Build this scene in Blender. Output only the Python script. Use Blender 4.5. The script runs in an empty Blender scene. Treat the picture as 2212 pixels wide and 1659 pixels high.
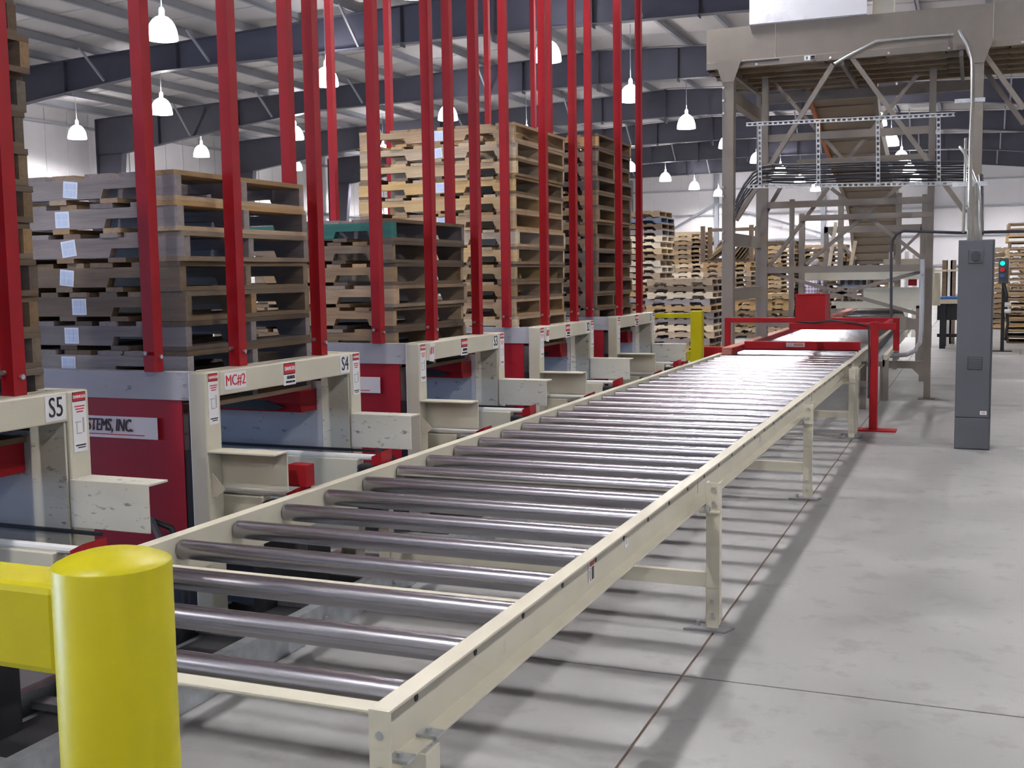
import bpy, math, random
from mathutils import Vector, Matrix

random.seed(7)
scene = bpy.context.scene
COL = scene.collection

# ------------------------------------------------------------------ camera
FPX, CXP, CYP, CAMH = 2448.0, 1106.0, 829.5, 1.45
YAW, PITCH, ROLL = math.radians(22.184), math.radians(5.491), math.radians(.828)
_f = Vector((-math.sin(YAW) * math.cos(PITCH), math.cos(YAW) * math.cos(PITCH), -math.sin(PITCH)))
_r0 = Vector((math.cos(YAW), math.sin(YAW), 0))
_d0 = _f.cross(_r0)
_r = _r0 * math.cos(ROLL) + _d0 * math.sin(ROLL)
_d = _f.cross(_r)
cam = bpy.data.cameras.new('camera')
cam.sensor_width = 36.0
cam.lens = FPX / 2212.0 * 36.0
cam.clip_start = .05
cam.clip_end = 300
camo = bpy.data.objects.new('camera', cam)
m3 = Matrix((_r, -_d, -_f)).transposed()
camo.matrix_world = Matrix.Translation((0, 0, CAMH)) @ m3.to_4x4()
COL.objects.link(camo)
scene.camera = camo


def at(px, py, Y):
    """world point on the plane Y=const that this pixel of the photograph sees"""
    q = _r * ((px - CXP) / FPX) + _d * ((py - CYP) / FPX) + _f
    t = Y / q.y
    return Vector((q.x * t, Y, CAMH + q.z * t))


# ------------------------------------------------------------------ world, exposure
w = bpy.data.worlds.new('world')
scene.world = w
w.use_nodes = True
bg = w.node_tree.nodes['Background']
bg.inputs[0].default_value = (.42, .60, 1.0, 1)
bg.inputs[1].default_value = 40.0
scene.view_settings.view_transform = 'Standard'
scene.view_settings.look = 'None'
scene.view_settings.exposure = 0.0
scene.view_settings.gamma = 1.0
scene.view_settings.use_curve_mapping = False
try:
    cy = scene.cycles
    cy.max_bounces = 4
    cy.diffuse_bounces = 2
    cy.glossy_bounces = 2
    cy.transmission_bounces = 2
    cy.sample_clamp_indirect = 6
    cy.caustics_reflective = False
    cy.caustics_refractive = False
    cy.use_denoising = True
    cy.adaptive_threshold = .2
    cy.adaptive_min_samples = 12
except Exception:
    pass
LAMP_W = 610.0
LAMP_COL = (1.0, .975, .985)
# daylight comes in through the open dock door in the left wall
# (portal guides sampling of the sky seen through that opening)
pl = bpy.data.lights.new('dock_door_daylight', 'AREA')
pl.shape = 'RECTANGLE'
pl.size = 7.0
pl.size_y = 4.6
pl.cycles.is_portal = True
plo = bpy.data.objects.new('dock_door_daylight', pl)
plo.location = (-28.4, -4.5, 2.3)
plo.rotation_euler = (math.radians(90), 0, math.radians(-90))
COL.objects.link(plo)


# ------------------------------------------------------------------ materials
MATS = {}


def mat(name, col, rough=.5, metal=0.0, var=.0, vscale=3.0, dirt=None, dscale=8.0, dth=.62, damt=.6,
        bump=0.0, bscale=60.0, rnd=0.0, emit=None, estr=0.0, stretch=None, spec=.5, rvar=0.0, coat=0.0):
    m = bpy.data.materials.new(name)
    m.use_nodes = True
    nt = m.node_tree
    N, L = nt.nodes, nt.links
    b = N['Principled BSDF']
    b.inputs['Roughness'].default_value = rough
    b.inputs['Metallic'].default_value = metal
    b.inputs['Specular IOR Level'].default_value = spec
    b.inputs['Coat Weight'].default_value = coat
    c4 = (*col, 1)
    b.inputs['Base Color'].default_value = c4
    tc = N.new('ShaderNodeTexCoord')
    mp = N.new('ShaderNodeMapping')
    L.new(tc.outputs['Object'], mp.inputs[0])
    if stretch:
        mp.inputs['Scale'].default_value = stretch
    cur = None
    if var > 0:
        n = N.new('ShaderNodeTexNoise')
        n.inputs['Scale'].default_value = vscale
        n.inputs['Detail'].default_value = 3
        L.new(mp.outputs[0], n.inputs['Vector'])
        r = N.new('ShaderNodeMapRange')
        r.inputs[1].default_value = .3
        r.inputs[2].default_value = .7
        r.inputs[3].default_value = 1 - var
        r.inputs[4].default_value = 1 + var
        L.new(n.outputs['Fac'], r.inputs[0])
        x = N.new('ShaderNodeMix')
        x.data_type = 'RGBA'
        x.blend_type = 'MULTIPLY'
        x.inputs[0].default_value = 1
        x.inputs[6].default_value = c4
        L.new(r.outputs[0], x.inputs[7])
        cur = x.outputs[2]
        if rvar > 0:
            r2 = N.new('ShaderNodeMapRange')
            r2.inputs[1].default_value = .3
            r2.inputs[2].default_value = .7
            r2.inputs[3].default_value = max(.02, rough - rvar)
            r2.inputs[4].default_value = rough + rvar
            L.new(n.outputs['Fac'], r2.inputs[0])
            L.new(r2.outputs[0], b.inputs['Roughness'])
    if rnd > 0:
        oi = N.new('ShaderNodeObjectInfo')
        hv = N.new('ShaderNodeHueSaturation')
        r = N.new('ShaderNodeMapRange')
        r.inputs[3].default_value = 1 - rnd
        r.inputs[4].default_value = 1 + rnd
        L.new(oi.outputs['Random'], r.inputs[0])
        L.new(r.outputs[0], hv.inputs['Value'])
        s = N.new('ShaderNodeMath')
        s.operation = 'MULTIPLY'
        s.inputs[1].default_value = 7.31
        L.new(oi.outputs['Random'], s.inputs[0])
        s2 = N.new('ShaderNodeMath')
        s2.operation = 'FRACT'
        L.new(s.outputs[0], s2.inputs[0])
        r3 = N.new('ShaderNodeMapRange')
        r3.inputs[3].default_value = .75
        r3.inputs[4].default_value = 1.2
        L.new(s2.outputs[0], r3.inputs[0])
        L.new(r3.outputs[0], hv.inputs['Saturation'])
        if cur:
            L.new(cur, hv.inputs['Color'])
        else:
            hv.inputs['Color'].default_value = c4
        cur = hv.outputs[0]
    if dirt:
        n = N.new('ShaderNodeTexNoise')
        n.inputs['Scale'].default_value = dscale
        n.inputs['Detail'].default_value = 4
        n.inputs['Roughness'].default_value = .65
        L.new(mp.outputs[0], n.inputs['Vector'])
        r = N.new('ShaderNodeMapRange')
        r.inputs[1].default_value = dth
        r.inputs[2].default_value = dth + .12
        r.inputs[4].default_value = damt
        L.new(n.outputs['Fac'], r.inputs[0])
        x = N.new('ShaderNodeMix')
        x.data_type = 'RGBA'
        L.new(r.outputs[0], x.inputs[0])
        if cur:
            L.new(cur, x.inputs[6])
        else:
            x.inputs[6].default_value = c4
        x.inputs[7].default_value = (*dirt, 1)
        cur = x.outputs[2]
    if cur:
        L.new(cur, b.inputs['Base Color'])
    if bump > 0:
        n = N.new('ShaderNodeTexNoise')
        n.inputs['Scale'].default_value = bscale
        n.inputs['Detail'].default_value = 2
        L.new(mp.outputs[0], n.inputs['Vector'])
        bp = N.new('ShaderNodeBump')
        bp.inputs['Strength'].default_value = bump
        bp.inputs['Distance'].default_value = .01
        L.new(n.outputs['Fac'], bp.inputs['Height'])
        L.new(bp.outputs[0], b.inputs['Normal'])
    if emit:
        b.inputs['Emission Color'].default_value = (*emit, 1)
        b.inputs['Emission Strength'].default_value = estr
        try:
            m.cycles.emission_sampling = 'NONE'
        except Exception:
            pass
    MATS[name] = m
    return m


mat('concrete', (.30, .295, .288), .45, var=.10, vscale=1.6, dirt=(.20, .195, .18), dscale=5.5, dth=.54, damt=.45,
    bump=.03, bscale=25, rvar=.10, spec=.35)
mat('joint_fill', (.14, .085, .055), .8)
mat('cream', (.60, .565, .45), .42, var=.05, vscale=4, dirt=(.32, .28, .22), dscale=9, dth=.66, damt=.3)
mat('cream_scuffed', (.55, .53, .45), .45, var=.06, vscale=4, dirt=(.05, .05, .06), dscale=16, dth=.585, damt=.85,
    stretch=(1, 1, 2.6))
mat('cream_dusty', (.44, .39, .30), .6, var=.12, vscale=3, dirt=(.26, .20, .14), dscale=5, dth=.56, damt=.5)
mat('frame_tan', (.205, .176, .145), .5, var=.07, vscale=4, dirt=(.28, .23, .17), dscale=6, dth=.62, damt=.4)
mat('plate_grey', (.38, .385, .41), .45, var=.08, vscale=3, dirt=(.04, .045, .07), dscale=10, dth=.605, damt=.8,
    stretch=(1, 1, 2.2))
mat('red', (.31, .008, .014), .5, spec=.25, var=.10, vscale=5, dirt=(.20, .015, .02), dscale=7, dth=.64, damt=.5)
mat('red_dusty', (.42, .16, .12), .6, var=.12, vscale=8)
mat('red_panel', (.32, .010, .02), .5, spec=.3, var=.08, vscale=3, dirt=(.2, .02, .03), dscale=5, dth=.62, damt=.5)
mat('roller', (.40, .388, .425), .27, metal=1.0, rnd=.05)
mat('foot_steel', (.26, .26, .27), .5, metal=.5, var=.2, vscale=20)
mat('galv', (.50, .53, .56), .42, metal=.7, var=.15, vscale=18, dirt=(.28, .27, .26), dscale=22, dth=.6, damt=.4)
mat('conduit', (.62, .64, .62), .3, metal=.9, var=.08, vscale=8)
mat('bolt', (.55, .56, .58), .35, metal=.9)
mat('black', (.012, .012, .014), .45)
mat('rubber', (.02, .02, .023), .55, var=.2, vscale=10)
mat('cable', (.03, .03, .036), .6, rnd=.3)
mat('yellow', (.47, .42, .004), .40, spec=.3, var=.06, vscale=5, dirt=(.55, .46, .02), dscale=26, dth=.64, damt=.5,
    bump=.05, bscale=45)
mat('steel_dark', (.072, .070, .095), .5, var=.10, vscale=1.2, dirt=(.09, .09, .115), dscale=2.5, dth=.6, damt=.5)
mat('purlin', (.30, .31, .345), .5, var=.08, vscale=.7)
mat('ceiling', (.56, .535, .54), .6, var=.07, vscale=.5, spec=.35)
mat('wall', (.74, .72, .735), .55, var=.06, vscale=.8)
mat('wall_lit', (.93, .91, .925), .5, var=.03, vscale=.8)  # paler copy of wall: far wall's stronger light put into the colour
mat('girt', (.44, .45, .48), .5)
mat('wall_trim', (.25, .26, .30), .5)
mat('sign_white', (.80, .79, .80), .4)
mat('print_red', (.62, .02, .03), .4)
mat('print_black', (.015, .015, .02), .4)
mat('print_grey', (.45, .42, .43), .5)
mat('sticker', (.55, .66, .86), .45, var=.06, vscale=20)
mat('sticker_edge', (.74, .80, .92), .45)
mat('cabinet_grey', (.10, .107, .125), .42, var=.04, vscale=3)
mat('cabinet_dark', (.06, .06, .07), .5)
mat('lamp_glow', (.9, .9, .9), .3, emit=(1, .97, 1), estr=7.0)
mat('lamp_housing', (.78, .78, .8), .4, emit=(1, .97, 1), estr=.35)
mat('light_green', (.0, .5, .3), .3, emit=(.0, 1.0, .55), estr=1.3)
mat('white_plastic', (.74, .73, .70), .35)
mat('white_panel', (.78, .78, .80), .4, var=.05, vscale=2, dirt=(.55, .54, .57), dscale=3, dth=.56, damt=.5)
mat('belt_brown', (.25, .185, .115), .65, var=.18, vscale=4, dirt=(.13, .09, .06), dscale=7, dth=.58, damt=.6)
mat('belt_orange', (.50, .17, .06), .6, var=.15, vscale=3)
mat('duct_tan', (.265, .20, .14), .6, var=.12, vscale=2.5, dirt=(.26, .18, .12), dscale=3, dth=.58, damt=.5)
mat('blue_bin', (.03, .10, .30), .5)
mat('blue_grey_wood', (.10, .12, .17), .7, var=.2, vscale=6)
mat('skin', (.45, .27, .19), .6)
mat('denim', (.035, .045, .09), .8)
mat('cap_cloth', (.38, .34, .35), .8, var=.1)
ST = (1.2, 14, 14)
mat('wood_fresh', (.46, .33, .175), .7, var=.16, vscale=3, rnd=.22, dirt=(.30, .19, .09), dscale=3, dth=.60, damt=.5,
    stretch=ST, bump=.15, bscale=10)
mat('wood_tan', (.36, .245, .135), .72, var=.20, vscale=3, rnd=.26, dirt=(.19, .12, .06), dscale=3, dth=.58, damt=.55,
    stretch=ST, bump=.15, bscale=10)
mat('wood_brown', (.20, .135, .075), .75, var=.22, vscale=3, rnd=.30, dirt=(.10, .065, .035), dscale=3, dth=.58,
    damt=.6, stretch=ST, bump=.15, bscale=10)
mat('wood_grey', (.24, .205, .195), .78, var=.20, vscale=3, rnd=.22, dirt=(.15, .12, .11), dscale=3, dth=.58, damt=.5,
    stretch=ST, bump=.15, bscale=10)
mat('wood_dark', (.115, .08, .052), .8, var=.22, vscale=3, rnd=.3, stretch=ST, bump=.15, bscale=10)
mat('wood_pale', (.60, .49, .34), .7, var=.14, vscale=3, rnd=.18, stretch=ST)
mat('wood_green', (.015, .13, .10), .65, var=.2, vscale=3, stretch=ST)


def plaid():
    m = bpy.data.materials.new('plaid_shirt')
    m.use_nodes = True
    nt = m.node_tree
    N, L = nt.nodes, nt.links
    b = N['Principled BSDF']
    b.inputs['Roughness'].default_value = .85
    tc = N.new('ShaderNodeTexCoord')
    sp = N.new('ShaderNodeSeparateXYZ')
    L.new(tc.outputs['Object'], sp.inputs[0])
    add = N.new('ShaderNodeMath')
    add.operation = 'ADD'
    L.new(sp.outputs[0], add.inputs[0])
    L.new(sp.outputs[1], add.inputs[1])
    acc = None
    for src in (add.outputs[0], sp.outputs[2]):
        mu = N.new('ShaderNodeMath')
        mu.operation = 'MULTIPLY'
        mu.inputs[1].default_value = 14.0
        L.new(src, mu.inputs[0])
        fr = N.new('ShaderNodeMath')
        fr.operation = 'FRACT'
        L.new(mu.outputs[0], fr.inputs[0])
        gt = N.new('ShaderNodeMath')
        gt.operation = 'GREATER_THAN'
        gt.inputs[1].default_value = .62
        L.new(fr.outputs[0], gt.inputs[0])
        if acc:
            ad = N.new('ShaderNodeMath')
            ad.operation = 'ADD'
            L.new(acc, ad.inputs[0])
            L.new(gt.outputs[0], ad.inputs[1])
            acc = ad.outputs[0]
        else:
            acc = gt.outputs[0]
    hf = N.new('ShaderNodeMath')
    hf.operation = 'MULTIPLY'
    hf.inputs[1].default_value = .5
    L.new(acc, hf.inputs[0])
    cr = N.new('ShaderNodeMix')
    cr.data_type = 'RGBA'
    cr.inputs[6].default_value = (.62, .58, .68, 1)
    cr.inputs[7].default_value = (.13, .10, .24, 1)
    L.new(hf.outputs[0], cr.inputs[0])
    L.new(cr.outputs[2], b.inputs['Base Color'])
    MATS['plaid'] = m


plaid()


# ------------------------------------------------------------------ mesh helpers
class MB:
    def __init__(self):
        self.v = []
        self.f = []

    def add(self, vs, fs):
        o = len(self.v)
        self.v += [tuple(p) for p in vs]
        self.f += [tuple(i + o for i in q) for q in fs]
        return self

    def box(self, x0, x1, y0, y1, z0, z1):
        x0, x1 = min(x0, x1), max(x0, x1)
        y0, y1 = min(y0, y1), max(y0, y1)
        z0, z1 = min(z0, z1), max(z0, z1)
        return self.add([(x0, y0, z0), (x1, y0, z0), (x1, y1, z0), (x0, y1, z0), (x0, y0, z1), (x1, y0, z1),
                         (x1, y1, z1), (x0, y1, z1)],
                        [(0, 3, 2, 1), (4, 5, 6, 7), (0, 1, 5, 4), (1, 2, 6, 5), (2, 3, 7, 6), (3, 0, 4, 7)])

    def bar(self, a, b, w, h, up=(0, 0, 1)):
        a, b, up = Vector(a), Vector(b), Vector(up)
        d = (b - a).normalized()
        s = d.cross(up)
        if s.length < 1e-4:
            s = d.cross(Vector((1, 0, 0)))
        s.normalize()
        u = s.cross(d)
        c = [(-1, -1), (1, -1), (1, 1), (-1, 1)]
        vs = [p + s * (i * w / 2) + u * (j * h / 2) for p in (a, b) for i, j in c]
        return self.add(vs, [(0, 1, 2, 3), (7, 6, 5, 4), (0, 4, 5, 1), (1, 5, 6, 2), (2, 6, 7, 3), (3, 7, 4, 0)])

    def cyl(self, a, b, r, n=16, r2=None, cap=True):
        a, b = Vector(a), Vector(b)
        r2 = r if r2 is None else r2
        d = (b - a).normalized()
        s = d.cross(Vector((0, 0, 1)))
        if s.length < 1e-4:
            s = Vector((1, 0, 0))
        s.normalize()
        u = s.cross(d)
        vs = []
        for p, q in ((a, r), (b, r2)):
            for i in range(n):
                t = 2 * math.pi * i / n
                vs.append(p + s * (q * math.cos(t)) + u * (q * math.sin(t)))
        fs = [(i, (i + 1) % n, n + (i + 1) % n, n + i) for i in range(n)]
        if cap:
            fs += [tuple(range(n - 1, -1, -1)), tuple(range(n, 2 * n))]
        return self.add(vs, fs)

    def tube(self, pts, r, n=8):
        pts = [Vector(p) for p in pts]
        o = len(self.v)
        k = len(pts)
        ref = Vector((.31, .17, .93)).normalized()
        for i, p in enumerate(pts):
            d = (pts[min(i + 1, k - 1)] - pts[max(i - 1, 0)]).normalized()
            s = d.cross(ref)
            if s.length < .1:
                s = d.cross(Vector((1, 0, 0)))
            s.normalize()
            u = s.cross(d)
            for j in range(n):
                t = 2 * math.pi * j / n
                self.v.append(tuple(p + s * (r * math.cos(t)) + u * (r * math.sin(t))))
        for i in range(k - 1):
            for j in range(n):
                a = o + i * n + j
                b = o + i * n + (j + 1) % n
                self.f.append((a, b, b + n, a + n))
        self.f.append(tuple(o + j for j in range(n - 1, -1, -1)))
        self.f.append(tuple(o + (k - 1) * n + j for j in range(n)))
        return self

    def prism(self, prof, axis, a0, a1):
        """prof: list of 2d points in the other two axes (cyclic order), extruded along axis"""
        n = len(prof)
        vs = []
        for a in (a0, a1):
            for p, q in prof:
                vs.append({0: (a, p, q), 1: (p, a, q), 2: (p, q, a)}[axis])
        fs = [(i, (i + 1) % n, n + (i + 1) % n, n + i) for i in range(n)]
        fs += [tuple(range(n - 1, -1, -1)), tuple(range(n, 2 * n))]
        return self.add(vs, fs)

    def lathe(self, prof, c=(0, 0, 0), n=24):
        o = len(self.v)
        k = len(prof)
        for r, z in prof:
            for j in range(n):
                t = 2 * math.pi * j / n
                self.v.append((c[0] + r * math.cos(t), c[1] + r * math.sin(t), c[2] + z))
        for i in range(k - 1):
            for j in range(n):
                a = o + i * n + j
                b = o + i * n + (j + 1) % n
                self.f.append((a, b, b + n, a + n))
        self.f.append(tuple(o + j for j in range(n - 1, -1, -1)))
        self.f.append(tuple(o + (k - 1) * n + j for j in range(n)))
        return self

    def mesh(self, name, m, smooth=False):
        me = bpy.data.meshes.new(name)
        me.from_pydata(self.v, [], self.f)
        me.materials.append(MATS[m])
        me.update()
        import bmesh
        bm = bmesh.new()
        bm.from_mesh(me)
        bmesh.ops.recalc_face_normals(bm, faces=bm.faces)
        bm.to_mesh(me)
        bm.free()
        if smooth:
            for p in me.polygons:
                p.use_smooth = True
            try:
                me.set_sharp_from_angle(angle=math.radians(40))
            except Exception:
                pass
        return me

    def build(self, name, m, parent=None, smooth=False, bevel=0.0, label=None):
        o = bpy.data.objects.new(name, self.mesh(name, m, smooth))
        COL.objects.link(o)
        if parent:
            put(o, parent)
        if bevel > 0:
            b = o.modifiers.new('bevel', 'BEVEL')
            b.width = bevel
            b.segments = 2
            b.limit_method = 'ANGLE'
        if label:
            o['label'] = label
        return o


def put(o, parent):
    """parent o while its coordinates stay world coordinates"""
    o.parent = parent
    o.matrix_parent_inverse = wm(parent).inverted()


def wm(o):
    m = Matrix.LocRotScale(o.location, o.rotation_euler, o.scale)
    if o.parent:
        return wm(o.parent) @ o.matrix_parent_inverse @ m
    return m


def inst(name, me, parent, loc, rot=(0, 0, 0), scale=(1, 1, 1)):
    """object with shared mesh data placed in the parent's own space"""
    o = bpy.data.objects.new(name, me)
    COL.objects.link(o)
    o.parent = parent
    o.location = loc
    o.rotation_euler = rot
    o.scale = scale
    return o


def thing(name, label, cat, loc=(0, 0, 0), rz=0.0, group=None):
    o = bpy.data.objects.new(name, None)
    o.empty_display_size = .1
    COL.objects.link(o)
    o.location = loc
    o.rotation_euler = (0, 0, rz)
    return tag(o, label, cat, group)


def tag(o, label, cat, group=None):
    o['label'] = label
    o['category'] = cat
    if group:
        o['group'] = group
    return o


def struct(o):
    o['kind'] = 'structure'
    return o


def text_mesh(body, size, m, extrude=.0008, bold=0.0, shear=0.0):
    cu = bpy.data.curves.new('lettering', 'FONT')
    cu.body = body
    cu.size = size
    cu.extrude = extrude
    cu.shear = shear
    cu.align_x = 'CENTER'
    cu.align_y = 'CENTER'
    cu.resolution_u = 3
    ob = bpy.data.objects.new('lettering', cu)
    COL.objects.link(ob)
    dg = bpy.context.evaluated_depsgraph_get()
    me = bpy.data.meshes.new_from_object(ob.evaluated_get(dg))
    bpy.data.objects.remove(ob)
    bpy.data.curves.remove(cu)
    if bold > 0:      # heavier strokes: the same letters laid again, shifted by a hair
        vs = [v.co.copy() for v in me.vertices]
        fs = [tuple(q.vertices) for q in me.polygons]
        n = len(vs)
        va = [tuple(v) for v in vs] + [(v.x + bold * 2, v.y, v.z + .0001) for v in vs] + [(v.x + bold * 4, v.y, v.z + .0002) for v in vs]
        fa = fs + [tuple(i + n for i in q) for q in fs] + [tuple(i + 2 * n for i in q) for q in fs]
        me = bpy.data.meshes.new('lettering')
        me.from_pydata(va, [], fa)
        me.update()
    me.materials.clear()
    me.materials.append(MATS[m])
    return me


FACE = {  # facing: (u axis, v axis, normal)
    '+x': (Vector((0, 1, 0)), Vector((0, 0, 1)), Vector((1, 0, 0))),
    '-y': (Vector((1, 0, 0)), Vector((0, 0, 1)), Vector((0, -1, 0))),
}


def fmat(c, face, lift, roll=0.0):
    u, v, n = FACE[face]
    R = Matrix((u, v, n)).transposed().to_4x4()
    return Matrix.Translation(Vector(c) + n * lift) @ R @ Matrix.Rotation(roll, 4, 'Z')


def sign(parent, name, c, face, wd, ht, elems, bgm='sign_white', roll=0.0, label=None):
    """thin plate; elems: ('r',u,v,w,h,mat) rectangles and ('t',text,u,v,size,mat,bold,sx)"""
    M = fmat(c, face, .0015, roll)
    mb = MB()
    mb.box(-wd / 2, wd / 2, -ht / 2, ht / 2, -.001, .001)
    mb.v = [tuple(M @ Vector(p)) for p in mb.v]
    pl_ = mb.build(name, bgm, parent, label=label)
    for e in elems:
        if e[0] == 'r':
            _, u, v, a, b, mm = e[:6]
            lf = e[6] if len(e) > 6 else .0014
            q = MB().box(u - a / 2, u + a / 2, v - b / 2, v + b / 2, lf - .0006, lf)
            q.v = [tuple(M @ Vector(p)) for p in q.v]
            q.build('printed_block', mm, pl_)
        else:
            _, s, u, v, size, mm, bold, sx = e[:8]
            me = text_mesh(s, size, mm, bold=bold, shear=e[8] if len(e) > 8 else 0.0)
            T = M @ Matrix.Translation((u, v, .0022)) @ Matrix.Diagonal((sx, 1, 1, 1))
            me.transform(T)
            o = bpy.data.objects.new('lettering', me)
            COL.objects.link(o)
            put(o, pl_)
    return pl_


ORD = ['zeroth', 'first', 'second', 'third', 'fourth', 'fifth', 'sixth', 'seventh', 'eighth', 'ninth', 'tenth',
       'eleventh', 'twelfth', 'thirteenth', 'fourteenth', 'fifteenth', 'sixteenth', 'seventeenth', 'eighteenth',
       'nineteenth', 'twentieth', 'twenty-first', 'twenty-second', 'twenty-third', 'twenty-fourth']

# ================================================================== THE BUILDING
XL, XR, YB, YF, XRIDGE = -28.3, 8.3, -9.3, 69.5, -10.0
ZE, SL = 7.17, .0415


def roof_z(x):
    return ZE + SL * (min(x, 2 * XRIDGE - x) - XL)


floor = MB().box(XL - .3, XR + .3, YB - 6, YF + .3, -.30, -.006).build('floor', 'joint_fill')
struct(floor)
# concrete slabs with saw-cut joints
xs = [-.945 + 6.1 * k for k in range(-5, 3)]
xs = [XL - .3] + [x for x in xs if XL < x < XR] + [XR + .3]
ys = [3.905 + 6.1 * k for k in range(-2, 11)]
ys = [YB - 6] + [y for y in ys] + [YF + .3]
for i in range(len(xs) - 1):
    for j in range(len(ys) - 1):
        g = .005
        MB().box(xs[i] + g, xs[i + 1] - g, ys[j] + g, ys[j + 1] - g, -.0055, 0).build('slab', 'concrete', floor)

# ceiling: two slopes of white faced insulation, purlins under it
ceil = MB()
th = .12
for x0, x1 in ((XL - .3, XRIDGE), (XRIDGE, XR + .3)):
    z0, z1 = roof_z(x0), roof_z(x1)
    ceil.prism([(x0, z0), (x1, z1), (x1, z1 + th), (x0, z0 + th)], 1, YB - .2, YF + .2)
ceil = struct(ceil.build('ceiling', 'ceiling'))
x = XL + 1.1
k = 0
while x < XR - .3:
    z = roof_z(x)
    # Z purlin
    p = MB().box(x - .006, x + .006, YB, YF, z - .215, z - .01)
    p.box(x - .006, x + .075, YB, YF, z - .215, z - .203).box(x - .075, x + .006, YB, YF, z - .014, z - .002)
    p.build('purlin', 'purlin', ceil)
    x += 1.52
# insulation seams run across the roof between the purlins
for k in range(0, 41):
    y = YB + 1.2 + k * 1.92
    sm = MB()
    for x0, x1 in ((XL, XRIDGE), (XRIDGE, XR)):
        z0, z1 = roof_z(x0), roof_z(x1)
        sm.prism([(x0, z0 - .022), (x1, z1 - .022), (x1, z1), (x0, z0)], 1, y - .012, y + .012)
    sm.build('insulation_seam', 'ceiling', ceil)


# walls: white liner panels with ribs, girts
def wall_side(name, x, sgn):
    wm_ = MB()
    if sgn > 0:      # open dock door near the camera end
        wm_.box(x, x - .25, YB - .2, -8.0, -.02, roof_z(x) + .05).box(x, x - .25, -1.0, YF + .2, -.02, roof_z(x) + .05)
        wm_.box(x, x - .25, -8.0, -1.0, 4.6, roof_z(x) + .05)
    else:
        wm_.box(x, x - sgn * .25, YB - .2, YF + .2, -.02, roof_z(x) + .05)
    wl = struct(wm_.build(name, 'wall'))
    y = YB + .5
    while y < YF:
        if sgn < 0 or y > -1 or y < -8.1:
            MB().box(x, x + sgn * .03, y, y + .05, 0, roof_z(x) - .05).build('panel_rib', 'wall', wl)
        y += 1.0
    for z in (2.3, 4.4, 6.6):
        MB().box(x + sgn * .03, x + sgn * .2, -.9 if sgn > 0 and z < 4.6 else YB, YF, z, z + .08).build('girt', 'girt', wl)
    return wl


wall_side('wall_left', XL, 1)
wall_side('wall_right', XR, -1)
wf = MB().prism([(XL, -.02), (XR, -.02), (XR, roof_z(XR) + .05), (XRIDGE, roof_z(XRIDGE) + .05), (XL, roof_z(XL) + .05)],
                1, YF, YF + .25)
wf = struct(wf.build('wall_far', 'wall_lit'))
x = XL + .5
while x < XR:
    MB().box(x, x + .05, YF - .03, YF, 0, roof_z(x) - .05).build('panel_rib', 'wall_lit', wf)
    x += 1.0
for z in (1.6, 3.3, 4.9, 6.4):
    MB().box(XL, XR, YF - .22, YF - .03, z, z + .09).build('girt', 'girt', wf)
for x in (-26, -20, -14.6, -8.3, -2.4, 3.4):
    MB().box(x - .12, x + .12, YF - .5, YF - .22, 0, roof_z(x) - .3).build('wall_column', 'wall_trim', wf)
MB().bar((-14.6, YF - .5, 5.6), (-20, YF - .5, 2.6), .12, .12).build('wall_brace', 'wall_trim', wf)
MB().bar((-14.6, YF - .5, 5.6), (-8.3, YF - .5, 3.6), .12, .12).build('wall_brace', 'wall_trim', wf)
wb = MB().prism([(XL, -.02), (XR, -.02), (XR, roof_z(XR) + .05), (XRIDGE, roof_z(XRIDGE) + .05), (XL, roof_z(XL) + .05)], 1,
                YB - .25, YB)
wb = struct(wb.build('wall_back', 'wall'))


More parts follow.
